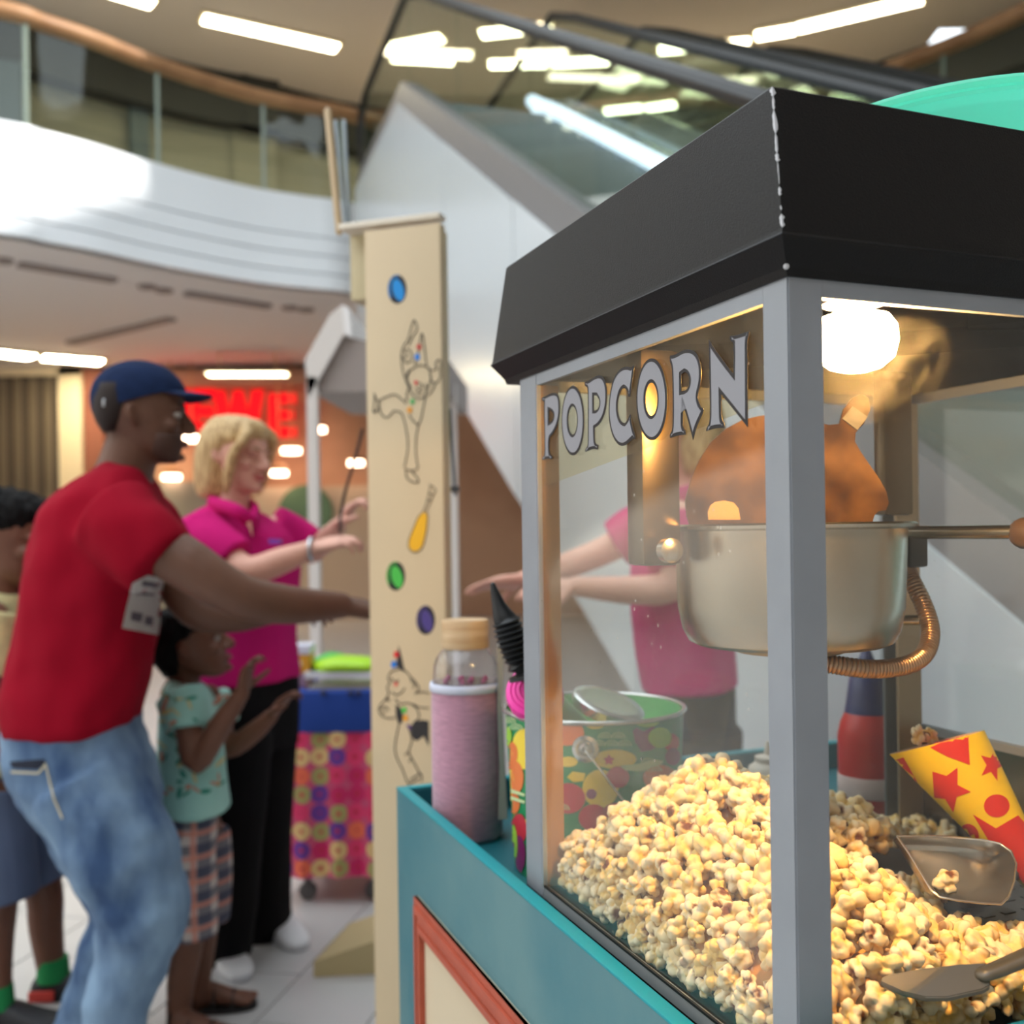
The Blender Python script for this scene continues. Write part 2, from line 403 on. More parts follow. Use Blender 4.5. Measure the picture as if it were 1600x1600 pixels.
for ch, x0, x1, y0, y1 in x0s:
    a, b = at_b(x0, y1, .5), at_b(x1, y0, .5); w = 8.2 if ch == 'W' else 5
    Mx = Matrix.Translation((a.x, YB-.45, a.z)) @ Matrix.Rotation(R(90), 4, 'X') @ Matrix.Diagonal(((b.x-a.x)/w, (b.z-a.z)/7, 1, 1))
    me = letter_mesh(LET[ch], Mx, .05, 'letter', .0); obj('letter', me, M_RED, sg, world_space=True)
# lights: far soffit strips, upper ring of strips, shop downlights
def strip(name, p, q, w, h, label, group=None, m=None):
    d = (q - p); L = d.length; c = (p + q) / 2; rot = math.atan2(d.y, d.x)
    t = thing(name, label, 'ceiling light', c, rot, group)
    bm = NB(); box(bm, -L/2-.04, L/2+.04, -w/2-.04, w/2+.04, -.015, h); obj('housing', bm, mat('lamp_housing', (215, 200, 165), .5), t)
    bm = NB(); box(bm, -L/2, L/2, -w/2, w/2, -.03, -.012); obj('diffuser', bm, m or M_LIGHT, t)
    return t
for i, (xa, xb, y) in enumerate(((-14, 50, 552), (68, 158, 560), (325, 448, 586))):
    zz = 3.975 if i < 2 else 3.70; p, q = at_z(xa, y-3, zz), at_z(xb, y+(4 if i < 2 else -3), zz)
    tl = strip('ceiling_light', p, q, .32 if i < 2 else .22, .02, ('strip light under the balcony at the far left edge', 'strip light under the balcony over the cream shutter frame', 'strip light under the balcony above the red shop letters')[i], 'strip lights under the balcony', M_LIGHT if i < 2 else mat('light_strip_low', (255, 240, 205), .5, emit=(255, 236, 190), estr=9))
    if i == 2:
        for xx in (-.4, .4): bm = NB(); tube(bm, [(xx, 0, .01), (xx, 0, .31)], .012, 8); obj('drop_rod', bm, mat('lamp_housing'), tl, 60)
M_L2 = mat('light_strip_upper', (255, 244, 214), .5, emit=(255, 242, 205), estr=11)
RING = (((150, -22), (238, 4), 'ceiling strip cut by the top edge of the picture, left of the long one'), ((318, 27), (526, 73), 'long ceiling strip at the top left, over the wooden handrail'),
        ((604, 73), (690, 57), 'short ceiling strip just right of the escalator end, upper one'), ((752, 51), (862, 39), 'ceiling strip above the near escalator handrail'),
        ((612, 88), (708, 93), 'ceiling strip just right of the escalator end, lower one'), ((765, 98), (855, 97), 'ceiling strip in the lower row, second from the left'),
        ((862, 97), (1005, 90), 'long ceiling strip in the lower row, between two escalator handrails'), ((1030, 76), (1170, 64), 'ceiling strip in the lower row, right of the second escalator handrail'),
        ((945, 172), (1003, 166), 'small strip seen through the escalator glass, left of a pair'), ((1009, 167), (1055, 161), 'small strip seen through the escalator glass, right of a pair'),
        ((1182, 54), (1242, 44), 'short ceiling strip beside the longest one at the top right'), ((1246, 42), (1440, -4), 'longest ceiling strip at the top right above the hood'))
for a, b, lab in RING:
    p, q = at_z(*a, 7.385), at_z(*b, 7.385); strip('ceiling_light', p, q, .20, .014, lab, m=M_L2)
for i, (px, py, r) in enumerate(((455, 701, .16), (436, 736, .14), (268, 742, .15), (497, 668, .13), (556, 720, .13), (300, 682, .17))):
    c = at_b(px, py, .55); t = thing('shop_downlight', ('glowing shop downlight just under the last red letter', 'second glowing shop downlight, lower left of the one under the last red letter', 'glowing shop downlight between the capped man and the blonde woman', 'glowing shop downlight beside the white stand post', 'glowing shop downlight between the stand post and the clown board', 'glowing shop downlight behind the peak of the navy cap')[i], 'ceiling light', c, 0, 'downlights inside the far shop')
    bm = NB(); lathe(bm, [(r, 0), (r, .06), (r*.6, .1)], n=16); obj('rim', bm, mat('brass_rim', (190, 140, 100), .5), t, 40)
    bm = NB(); tube(bm, [(0, 0, .05), (0, 0, 4.0 - c.z)], .012, 8); obj('drop_rod', bm, mat('brass_rim'), t, 60)
    bm = NB(); lathe(bm, [(r*.9, -.07), (r*.9, .0)], n=16); obj('lens', bm, mat('downlight', (255, 225, 195), .5, emit=(255, 214, 180), estr=8), t, 40)
# slots and spots in the soffit
for i, (a, b) in enumerate((((30, 412), (180, 437)), ((290, 457), (420, 478)), ((110, 535), (268, 497)))):
    p, q = at_z(*a, 3.99), at_z(*b, 3.99); d = q - p
    t = thing('ceiling_track', ('long dark slot in the soffit at the left', 'long dark slot in the soffit at the right', 'dark track rail running back across the soffit')[i], 'track', (p+q)/2, math.atan2(d.y, d.x))
    bm = NB(); box(bm, -d.length/2, d.length/2, -.07, .07, -.03, .015); obj('rail', bm, mat('soffit_slot', (150, 138, 134), .7), t)
for i, (x, y) in enumerate(((230, 448), (256, 454), (453, 481), (478, 484), (4, 407))):
    p = at_z(x, y, 3.99); bm = NB(); lathe(bm, [(.09, -.02), (.1, 0), (.1, .02)], p, 14)
    tag(obj('soffit_spot', bm, mat('spot_grey', (140, 128, 124), .6), smooth=40), ('small soffit spotlight, left one of the middle pair', 'small soffit spotlight, right one of the middle pair', 'small soffit spotlight, left one of the pair near the booth', 'small soffit spotlight, right one of the pair near the booth', 'small soffit spotlight at the far left edge')[i], 'spotlight', 'soffit spotlights')

# ------------------------------------------------------------------ the escalators
EA = math.atan2(.306, .952)
def make_escalator(loc, label):
    t = thing('escalator', label, 'escalator', loc, EA)
    def zd(y): return 5.05 + (.577 * y if y < 0 else 0)
    M_CLAD = mat('escalator_cladding', (196, 202, 206), .22, spec=.7)
    M_DECK = mat('escalator_deck', (118, 116, 117), .45, metal=.2)
    M_STEEL = mat('bright_steel', (205, 212, 220), .25, metal=.6)
    EG = glass('escalator_glass', (240, 247, 243), .8, dirt=0)
    ys = [2.3, 0, -1.6, -3.2, -4.8, -6.4, -8.1]
    for xs in ((0, .05), (1.55, 1.6)):
        for a, b in zip(ys, ys[1:]):
            bm = NB(); g = .006
            ta, tb = zd(a), zd(b); ba, bb = max(0.02, ta - 1.7), max(.02, tb - 1.7)
            prism(bm, [(xs[0], a-g, ta), (xs[0], b+g, tb), (xs[0], b+g, bb), (xs[0], a-g, ba)], V((xs[1]-xs[0], 0, 0))); obj('cladding_panel', bm, M_CLAD, t)
        x0, x1 = (0.01, .22) if xs[0] == 0 else (1.38, 1.59)
        bm = NB(); rows = [[bm.verts.new((x, y, zd(y) + h)) for x, h in ((x0, 0), (x0+.03, .2), (x1-.03, .2), (x1, 0))] for y in (2.3, 0, -8.1)]
        for a, b in zip(rows, rows[1:]):
            for k in range(4): bm.faces.new((a[k], b[k], b[(k+1) % 4], a[(k+1) % 4]))
        bm.faces.new(rows[0]); bm.faces.new(rows[-1]); obj('deck', bm, M_DECK if xs[0] == 0 else M_STEEL, t)
        xm = (x0 + x1) / 2
        for a, b in zip(ys, ys[1:]):
            bm = NB(); prism(bm, [(xm-.006, a-g, zd(a)+.2), (xm-.006, b+g, zd(b)+.2), (xm-.006, b+g, zd(b)+.98), (xm-.006, a-g, zd(a)+.98)], V((.012, 0, 0))); obj('glass_pane', bm, EG, t)
        path = [(xm, -8.1, zd(-8.1)+1.0), (xm, -.5, zd(-.5)+1.0), (xm, .1, zd(0)+1.02), (xm, 2.2, 6.05), (xm, 2.5, 5.93), (xm, 2.62, 5.65), (xm, 2.5, 5.38), (xm, 2.2, 5.27)]
        bm = NB(); tube(bm, path, .04, 8); obj('handrail', bm, mat('handrail_rubber', (26, 27, 28), .5), t, 40)
    # inner rail with a bent end; glow added to its material to brighten it
    bm = NB(); tube(bm, [(1.30, .12, 4.72), (1.30, .10, 4.92), (1.30, -.1, 5.06), (1.30, -.5, zd(-.5)+.16), (1.30, -8, zd(-8)+.12)], .06, 8, k=3); obj('inner_rail', bm, mat('glow_rail', (240, 248, 255), .3, emit=(215, 232, 255), estr=1.1), t, 40)
    bm = NB(); prism(bm, [(.22, 2.3, 4.7), (.22, 0, 4.7), (.22, -8.1, .02), (.22, -7.4, .02), (.22, 0, 4.4), (.22, 2.3, 4.4)], V((1.16, 0, 0))); obj('truss_soffit', bm, M_DECK, t)
    bm = NB(); box(bm, .24, 1.20, -.2, .2, -.21, 0); box(bm, .245, 1.195, -.203, -.19, -.20, -.01); sm = mesh_of(bm, 'step'); sm.materials.append(mat('step_grey', (150, 154, 154), .5))
    for k in range(24):
        y = -.3 - k*.36; o = obj('step', sm, [], t); o.location = (0, y, zd(y)+.02)
    bm = NB(); box(bm, .24, 1.36, 0, 2.3, 4.9, 5.02); obj('landing_plate', bm, M_DECK, t)
    return t
ap = at(620, 150, 8.9)
e1 = make_escalator((ap.x, ap.y, 0), 'nearer escalator with pale grey side panels rising to the balcony')
e2 = copy_tree(e1); e2.location = (ap.x + .952*2.3, ap.y + .306*2.3, 0); e2['label'] = 'farther escalator whose black handrail shows behind the nearer one'

# ================================================================== POPCORN MACHINE (own frame: x across, y depth, z up)
ML, MW = .511, .569
MA = math.atan2(.367, .930); MO = V((.199, .73, 0))
MM = Matrix.Translation(MO) @ Matrix.Rotation(MA, 4, 'Z')
def m2w(x, y, z): return MM @ V((x, y, z))
def w2m(p): return MM.inverted() @ V(p)
Z0, ZT = .90, 1.4825
M_ALU = mat('aluminium', (150, 155, 162), .5, metal=.35, noise_amt=.08, noise_scale=14)
M_ALUB = mat('aluminium_bright', (205, 208, 212), .3, metal=.7)
M_INNER = mat('inner_post', (170, 150, 125), .35, metal=.6)
M_BLACK = mat('black_powder_coat', (12, 12, 14), .46, spec=.25, bump=.22, bump_scale=900)
M_BLACKT = mat('black_trim', (14, 14, 15), .4)
M_STAIN = mat('stainless', (190, 180, 165), .26, metal=1.0, noise_amt=.18, noise_scale=6, stretch=(1, 1, .06))
M_CEILM = mat('machine_ceiling', (240, 232, 216), .5, metal=.0, noise_amt=.15, noise_scale=5)
mach = thing('popcorn_machine', 'glass popcorn machine with black hood and steel kettle on the teal cart', 'popcorn machine', MO, MA)
# hood: stacked outline
hood_prof = [(-.002, ZT - .002), (-.004, ZT + .004), (-.0155, ZT + .0205), (-.0172, ZT + .0225), (-.0155, ZT + .0245), (-.0148, ZT + .0275)]
def hood_ring(bm, ex, ey, z): return [bm.verts.new((x, y, z)) for x, y in ((ex, ey), (MW-ex, ey), (MW-ex, ML+.035-ey), (ex, ML+.035-ey))]
bm = NB()
rings = [hood_ring(bm, e, e, z) for e, z in hood_prof] + [hood_ring(bm, -.0045, .0085, 1.6185), hood_ring(bm, -.0025, .0115, 1.6205)]
for a, b in zip(rings, rings[1:]):
    for k in range(4): bm.faces.new((a[k], a[(k+1) % 4], b[(k+1) % 4], b[k]))
bm.faces.new(rings[0][::-1]); bm.faces.new(rings[-1])
hood = obj('hood', bm, M_BLACK, mach)
# chipped paint on the near edge
bm = NB(); rnd = random.Random(3)
e0, e1_ = V((-.0148, -.0148, ZT+.0275)), V((-.0045, .0085, 1.6185)); z = 0.0
for a, b, w in ((.0, .09, .0024), (.12, .15, .0008), (.22, .28, .0014), (.30, .46, .0005), (.46, .52, .002), (.52, .66, .0014), (.66, .83, .0019), (.83, .93, .0011), (.93, 1.0, .0026)):
    n = 5
    for s_, dr in ((-1, V((0, 1, 0))), (1, V((1, 0, 0)))):
        up_, lo = [], []
        for i in range(n+1):
            p = e0.lerp(e1_, a + (b-a)*i/n) + V((-.0004, -.0004, 0)); up_.append(p); lo.append(p + dr*(w*(rnd.uniform(.5, 1.3)) if 0 < i < n else .0002))
        prism(bm, up_ + lo[::-1], V((-.0003, -.0003, 0)))
obj('paint_chip', bm, mat('chip_white', (196, 196, 200), .7), mach)
bm = NB(); ball(bm, (-.004, -.004, ZT+.004), .0022, seg=8); obj('paint_chip', bm, mat('chip_white'), mach)
# posts: near-left, near-right, rear-left, rear-right
def post(x0, x1, y0, y1, m=M_ALU):
    bm = NB(); box(bm, x0, x1, y0, y1, Z0 - .012, ZT, bevel=.0022); return obj('post', bm, m, mach, 40)
def angle_post(cx, cy, sx, sy, wx, wy, t=.004, m=M_ALU):      # an L section open to the inside
    bm = NB(); o = [(0, 0), (wx, 0), (wx, t), (t, t), (t, wy), (0, wy)]
    prism(bm, [V((cx + sx*a, cy + sy*b, Z0-.012)) for a, b in o], V((0, 0, ZT-Z0+.012)))
    es = [e for e in bm.edges if abs(e.verts[0].co.z - e.verts[1].co.z) > .1]
    bmesh.ops.bevel(bm, geom=es, offset=.0012, segments=2, affect='EDGES')
    return obj('post', bm, m, mach, 40)
angle_post(0, 0, 1, 1, .031, .031)
angle_post(MW, 0, -1, 1, .031, .031)
angle_post(0, ML, 1, -1, .022, .050)
angle_post(MW, ML, -1, -1, .04, .03)
# bright edge lines beside the rear-left post, inner faces
bm = NB(); box(bm, -.001, .004, ML-.0535, ML-.0515, Z0, ZT-.015); obj('glazing_bead', bm, M_ALUB, mach)
bm = NB(); box(bm, -.0006, .003, ML-.0512, ML-.0495, Z0, ZT-.015); obj('glazing_seal', bm, M_BLACKT, mach)
bm = NB(); box(bm, .003, .026, ML-.052, ML-.049, Z0, ZT-.015); obj('inner_post_face', bm, mat('tan_reflection', (178, 136, 88), .4, metal=.3), mach)  # warm reflection of kettle and lamp put into the tan colour
bm = NB(); box(bm, MW-.045, MW-.006, ML-.036, ML-.032, Z0, ZT-.015); obj('inner_post_face', bm, M_INNER, mach)
# rails top and bottom
for nm, zz, h in (('top_rail', ZT - .015, .015), ('bottom_rail', Z0 - .012, .0125)):
    for b in ((0, .006, .03, ML-.05), (MW-.006, MW, .03, ML-.03), (.03, MW-.03, 0, .006), (.02, MW-.04, ML-.006, ML)):
        bm = NB(); box(bm, b[0], b[1], b[2], b[3], zz, zz+h); obj(nm, bm, M_ALU if h > .013 else M_ALUB, mach)
bm = NB(); box(bm, -.0008, .0015, .03, ML-.05, Z0+.0008, Z0+.0032); obj('glazing_seal', bm, M_BLACKT, mach)
# panes
G_L = glass('pane_glass', (252, 253, 252), 1.0, dirt=.022, spots=.30)
G_F = glass('pane_glass_front', (253, 254, 253), .9, dirt=.010, spots=.10)
for b, g in (((.0005, .0035, .030, ML-.05, Z0, ZT-.014), G_L), ((.030, MW-.03, .0005, .0035, Z0, ZT-.014), G_F),
             ((.02, MW-.04, ML-.0035, ML-.0005, Z0, ZT-.014), G_F), ((MW-.0035, MW-.0005, .03, ML-.03, 1.03, ZT-.014), G_F)):
    bm = NB(); box(bm, *b); obj('glass_pane', bm, g, mach)
# yellow sheet on the upper left pane, painting in a reflection of the interior
bm = NB(); bm2 = [(.032, 1.395), (ML-.052, 1.352), (ML-.052, ZT-.015), (.032, ZT-.015)]
prism(bm, [V((.0042, y, z)) for y, z in bm2], V((.0006, 0, 0))); obj('reflection_tint', bm, glass('reflection_glass', (252, 248, 232), .5, dirt=.02, dirt_rgb=(236, 228, 196)), mach)
# lower steel panel on the far side, floor plate with slots, ceiling plate
bm = NB(); box(bm, MW-.005, MW-.002, .03, ML-.03, Z0, 1.03); obj('side_panel', bm, mat('brushed_side', (176, 172, 168), .22, metal=.95), mach)
bm = NB(); box(bm, MW-.012, MW-.001, .03, ML-.03, 1.026, 1.036); obj('door_rail', bm, M_ALU, mach)
bm = NB(); box(bm, .004, MW-.004, .004, ML-.004, Z0-.012, Z0-.002); tray = obj('crumb_tray', bm, mat('tray_dark', (58, 50, 46), .35, metal=.6), mach)
bm = NB()
for i in range(8):
    for j in range(10):
        box(bm, MW-.05-.028*i, MW-.035-.028*i, .04+.026*j, .0455+.026*j, Z0-.003, Z0-.0012)
o = obj('slot', bm, M_BLACKT, tray); o['kind'] = 'stuff'
bm = NB(); box(bm, .004, MW-.004, .004, ML-.004, ZT-.002, ZT+.003); obj('ceiling_plate', bm, M_CEILM, mach)
# warm lamp under the ceiling
lw = w2m(at(1336, 512, .805)); LX, LY = lw.x, lw.y
bm = NB(); lathe(bm, [(.024, ZT-.0005), (.026, ZT-.006), (.020, ZT-.008), (.016, ZT-.009)], (LX, LY, 0), 20); lamp = obj('lamp_socket', bm, M_ALUB, mach, 40)
bm = NB(); lathe(bm, [(.016, -.007), (.026, -.010), (.0315, -.018), (.0325, -.030), (.0295, -.042), (.020, -.050), (.010, -.053), (.002, -.054)], (LX, LY, ZT), 24)

for v in bm.verts: v.co.z -= .006
obj('bulb', bm, mat('bulb_glow', (255, 210, 150), .4, emit=(255, 196, 118), estr=300), lamp, 0)
# hangers
def hanger(px0, px1, pyb, Y, dep, label):
    a, b = w2m(at(px0, pyb, Y)), w2m(at(px1, pyb, Y)); bm = NB()
    box(bm, a.x, b.x, a.y - dep/2, a.y + dep/2, a.z, ZT-.002, bevel=.006); return obj('hanger', bm, mat('hanger_steel', (112, 98, 80), .28, metal=.95, noise_amt=.3, noise_scale=9), mach, 40, label=label), a, b
h1, ha, hb = hanger(992, 1066, 884, 1.02, .035, 'left hanger bracket with a round knob')
kn = w2m(at(1042, 860, .995)); bm = NB(); lathe(bm, [(.012, 0), (.012, .01), (.007, .013)], (0, 0, 0), 18, Matrix.Rotation(R(90), 4, 'X'))
for v in bm.verts: v.co += kn
obj('knob', bm, M_STAIN, h1, 40)
h2, ha2, hb2 = hanger(1374, 1436, 806, 1.17, .02, 'right hanger panel in smooth steel')
# kettle
KC = w2m(at(1231, 834, 1.07)); KR = .119; KC.z = 0
kb, kt = w2m(at(1231, 1018, 1.0)).z, w2m(at(1231, 822, 1.0)).z
bm = NB(); prof = [(.02, kb+.004), (KR*.80, kb), (KR*.87, kb+.004), (KR*.925, kb+.016), (KR*.965, kb+.04), (KR*.985, kt-.012), (KR*.99, kt-.004), (KR*1.06, kt-.002), (KR*1.07, kt+.001), (KR*1.05, kt+.003), (KR*.97, kt+.002), (KR*.94, kt-.012), (KR*.93, kb+.03), (.02, kb+.02)]
lathe(bm, prof, KC, 56); kettle = obj('kettle', bm, M_STAIN, mach, 35)
bm = NB(); lathe(bm, [(.03, kb-.010), (.055, kb-.008), (.058, kb+.004), (.03, kb+.005)], KC, 28); obj('heater_base', bm, mat('brass_dull', (150, 122, 84), .4, metal=.8), kettle, 35)
M_LID = mat('burnt_lid', (112, 80, 46), .36, metal=.4, rgb2=(56, 34, 16), noise_scale=24, bump=.15, bump_scale=60)
def lid(pxs, Y, d, label=None, m=M_LID):
    pl = m2w(*(KC.to_2d()), 1.3); n = V((-.25, -1, .0)).normalized(); p0 = at(1231, 760, Y)
    bm = NB(); prism(bm, [at_plane(x, y, p0, V((.25, 1, .35)).normalized()) for x, y in pxs], V((0, d, 0)))
    bmesh.ops.triangulate(bm, faces=[f for f in bm.faces if len(f.verts) > 4])
    return obj('lid_flap', bm, m, kettle, 0 if False else None, True, label)
dome = [(1078, 822), (1073, 806), (1071, 782), (1080, 748), (1093, 718), (1110, 692), (1134, 670), (1160, 656), (1190, 649), (1225, 649), (1262, 655), (1295, 664), (1312, 662), (1318, 640), (1332, 622), (1346, 615), (1357, 622), (1360, 640), (1350, 662), (1337, 676), (1336, 690), (1345, 706), (1360, 728), (1374, 748), (1385, 768), (1389, 786), (1384, 797), (1372, 799), (1366, 806), (1362, 822)]
ld = lid(dome, 1.07, .004, 'orange-brown greasy lid flap standing open')
bm = NB(); p0 = at(1231, 760, 1.066); nn = V((.25, 1, .35)).normalized()
prism(bm, [at_plane(x, y, p0, nn) for x, y in ((1316, 654), (1333, 635), (1356, 651), (1340, 672))], V((0, .002, 0))); obj('lid_sticker', bm, mat('sticker', (110, 104, 96), .5), kettle, None, True)
bm = NB(); prism(bm, [at_plane(x, y, at(1231, 760, .985), V((.2, 1, .2)).normalized()) for x, y in [(1107, 812), (1106, 800), (1110, 790), (1118, 784), (1132, 782), (1146, 785), (1154, 794), (1157, 812)]], V((0, .003, 0)))
obj('lid_glint', bm, mat('glint_brass', (190, 150, 90), .4, metal=.6, bump=.2, bump_scale=90), kettle, None, True)  # bright reflection on the front lid flap, added as a brass-coloured disc
# handle to the right, plug, spout pin, flexible hose
pA, pB = w2m(at(1412, 832, 1.12)), w2m(at(1640, 831, .98))
bm = NB(); tube(bm, [pA, pB], .0072, 12); hd = obj('handle_rod', bm, M_STAIN, kettle, 40)
bm = NB(); ball(bm, w2m(at(1604, 833, 1.0)), .012, .02, .016, 14); obj('handle_grip', bm, mat('grip_brown', (66, 50, 40), .4), hd, 0)
bm = NB(); pc = w2m(at(1424, 862, 1.12)); box(bm, pc.x-.013, pc.x+.013, pc.y-.012, pc.y+.012, pc.z-.017, pc.z+.017, bevel=.004); obj('plug', bm, M_BLACKT, kettle, 40)
bm = NB(); tube(bm, [w2m(at(1398, 969, 1.12)), w2m(at(1437, 969, 1.10))], .0055, 12); obj('tilt_pin', bm, M_STAIN, kettle, 40)
hp = [w2m(at(x, y, Y)) for x, y, Y in ((1416, 882, 1.12), (1424, 905, 1.115), (1443, 945, 1.1), (1454, 985, 1.085), (1447, 1018, 1.07), (1425, 1036, 1.055), (1392, 1044, 1.045), (1352, 1045, 1.035), (1300, 1038, 1.03), (1262, 1030, 1.04), (1238, 1018, 1.06))]
dense = catmull(hp, 24); rr = [.0098 if i % 3 else .0078 for i in range(len(dense))]
bm = NB(); tube(bm, dense, rr, 12); obj('flexible_hose', bm, mat('hose_metal', (168, 138, 112), .3, metal=.9), kettle, 60)

# POPCORN letters on the left pane
def on_pane(cx, cy):                                  # trace coordinates of the lettering -> (depth along pane, height)
    p = w2m(at_plane(820 + cx/4, 480 + cy/4, m2w(-.0006, .2, 1.3), MM.to_3x3() @ V((1, 0, 0)))); return (p.y, p.z)
def smooth_loop(pts, k=4, sharp=()):
    n = len(pts); out = []
    for i in range(n):
        out.append(pts[i])
    return out
def ell(cx, cy, rx, ry, n=36): return [(cx + rx*math.cos(2*math.pi*i/n), cy + ry*math.sin(2*math.pi*i/n)) for i in range(n)]
WORD = [
 [[(106,566),(135,552),(165,537),(190,534),(208,548),(216,582),(219,640),(214,690),(203,735),(186,775),(166,805),(152,818),(152,905),(160,925),(173,935),(169,950),(140,946),(106,956),(107,942),(120,928),(124,905),(122,760),(120,640),(121,590),(107,582)], [(150,642),(165,648),(178,662),(181,680),(176,700),(163,716),(150,722)]],
 [ell(300,709,71,218), ell(298,708,28,88)],
 [[(373,468),(402,458),(432,436),(462,424),(486,432),(504,465),(513,520),(513,580),(505,640),(488,695),(462,735),(436,754),(437,840),(446,856),(460,862),(456,890),(425,884),(378,905),(377,886),(391,868),(394,840),(394,520),(389,500),(374,490)], [(430,552),(448,552),(463,575),(467,602),(460,630),(445,645),(430,645)]],
 [[(684,360),(678,420),(670,480),(657,560),(646,560),(643,530),(632,510),(618,502),(602,515),(588,550),(579,600),(580,650),(590,695),(606,720),(625,725),(642,705),(652,675),(660,668),(668,720),(678,765),(692,803),(690,825),(672,822),(655,840),(630,862),(602,869),(575,852),(549,810),(532,750),(523,680),(524,600),(534,520),(552,450),(580,400),(612,375),(640,370),(662,378)]],
 [ell(793,576,97,257), ell(790,575,38,104)],
 [[(903,335),(906,302),(930,300),(958,288),(985,270),(1020,262),(1055,272),(1082,302),(1098,350),(1104,410),(1098,480),(1078,555),(1090,605),(1106,628),(1118,636),(1112,662),(1094,700),(1072,750),(1050,830),(1038,782),(1026,735),(1008,670),(990,615),(986,700),(988,755),(1006,772),(1004,797),(960,800),(906,818),(905,795),(922,770),(924,640),(922,480),(918,370)], [(977,420),(996,405),(1014,412),(1028,440),(1029,475),(1018,508),(998,522),(977,526)]],
 [[(1148,200),(1180,250),(1240,335),(1302,415),(1304,300),(1302,225),(1282,208),(1281,180),(1320,175),(1362,162),(1404,148),(1402,172),(1390,200),(1391,320),(1392,560),(1393,752),(1350,698),(1290,622),(1226,543),(1227,640),(1229,705),(1248,728),(1245,755),(1190,756),(1132,775),(1134,755),(1155,725),(1156,600),(1152,400)]],
]
M_LET = mat('letter_grey', (140, 140, 146), .5); M_LETB = mat('letter_outline', (22, 18, 22), .5)
# pane plane: local (u, v) = (depth, height); placed on the outer face of the glass
PL = Matrix(((0, 0, -1, 0), (1, 0, 0, 0), (0, 1, 0, 0), (0, 0, 0, 1)))
def chaikin(lp, it=1):
    for _ in range(it):
        o = []
        for i in range(len(lp)):
            a, b, c = V(lp[i-1]), V(lp[i]), V(lp[(i+1) % len(lp)])
            ang = (b-a).angle(c-b, 0)
            if ang > R(48): o.append(tuple(b))
            else: o += [tuple(b.lerp(a, .25)), tuple(b.lerp(c, .25))]
        lp = o
    return lp
for k, loops in enumerate(WORD):
    pl = [[on_pane(*p) for p in chaikin(lp, 2)] for lp in loops]
    me = letter_mesh(pl, Matrix.Translation((-.0003, 0, 0)) @ PL, .0002, 'letter_outline', offset=.0); 
    lo = obj('letter', me, M_LETB, mach); 
    me = letter_mesh(pl, Matrix.Translation((-.0007, 0, 0)) @ PL, .0002, 'letter_face', offset=-.0030)
    obj('letter_face', me, M_LET, lo)

# ================================================================== CART
M_TEAL = mat('teal_paint', (62, 112, 122), .5, noise_amt=.16, noise_scale=5, bump=.05, bump_scale=50, rgb2=(88, 126, 130))
M_TEALE = mat('teal_edge', (0, 138, 148), .45)
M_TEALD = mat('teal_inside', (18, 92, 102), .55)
M_ORANGE = mat('orange_moulding', (176, 82, 58), .5, noise_amt=.15, noise_scale=20)
M_CREAM = mat('cream_panel', (204, 188, 160), .55, noise_amt=.04, noise_scale=4)
cart = thing('vending_cart', 'teal wooden cart with orange mouldings carrying the popcorn machine', 'cart', MO, MA)
ZR, TH = .897, .016; CX0, CX1, CY0, CY1 = -.028, 1.0, -.045, .991
def wall(name, x0, x1, y0, y1, z1, m=M_TEAL, z0=.12):
    bm = NB(); box(bm, x0, x1, y0, y1, z0, z1-.002, bevel=.001); w = obj(name, bm, m, cart, 30)
    bm = NB(); box(bm, x0-.0004, x1+.0004, y0-.0004, y1+.0004, z1-.003, z1, bevel=.001); obj('edge', bm, M_TEALE, w, 30)
    return w
wl = wall('side_board', CX0, CX0+TH, CY0, CY1, ZR)
wall('back_board', CX0+TH, CX1-TH, CY1-TH, CY1, ZR)
wall('side_board', CX1-TH, CX1, CY0, CY1, ZR)
wall('front_board', CX0+TH, CX1-TH, CY0, CY0+TH, .929)
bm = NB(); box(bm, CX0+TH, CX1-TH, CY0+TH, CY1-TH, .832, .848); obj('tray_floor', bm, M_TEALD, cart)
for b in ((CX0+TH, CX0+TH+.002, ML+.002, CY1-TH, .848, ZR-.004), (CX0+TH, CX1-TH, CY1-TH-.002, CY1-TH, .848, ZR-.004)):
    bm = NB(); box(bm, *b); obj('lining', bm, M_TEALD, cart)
bm = NB(); box(bm, .0, MW, .0, ML, .848, Z0-.012); obj('plinth', bm, M_BLACKT, cart)
# framed cream panel on the left side, ribbed orange moulding around it
def on_side(px, py): p = w2m(at_plane(px, py, m2w(CX0, .5, .8), MM.to_3x3() @ V((1, 0, 0)))); return p
tl = on_side(653, 1399); pz1, py1 = tl.z, tl.y; pz0, py0 = .25, .06; mw = .042
bm = NB(); box(bm, CX0-.003, CX0+.001, py0, py1, pz0, pz1); obj('inset_panel', bm, M_CREAM, cart)
def moulding(p, q, side):
    bm = NB(); d = (q-p); 
    for k, (o0, h) in enumerate(((0, .006), (.25, .010), (.5, .008), (.75, .011))):
        a0, a1 = o0*mw, (o0+.25)*mw - .0012
        pts = [p + side*a0 + d.normalized()*a0, q + side*a0 - d.normalized()*a0, q + side*a1 - d.normalized()*a1, p + side*a1 + d.normalized()*a1]
        prism(bm, pts, V((-h, 0, 0)))
    prism(bm, [p, q, q + side*mw - d.normalized()*mw, p + side*mw + d.normalized()*mw], V((-.005, 0, 0)))
    return obj('moulding', bm, M_ORANGE, cart)
x = CX0 - .001
moulding(V((x, py0, pz1)), V((x, py1, pz1)), V((0, 0, -1))); moulding(V((x, py0, pz0)), V((x, py1, pz0)), V((0, 0, 1)))
moulding(V((x, py1, pz0)), V((x, py1, pz1)), V((0, -1, 0))); moulding(V((x, py0, pz0)), V((x, py0, pz1)), V((0, 1, 0)))
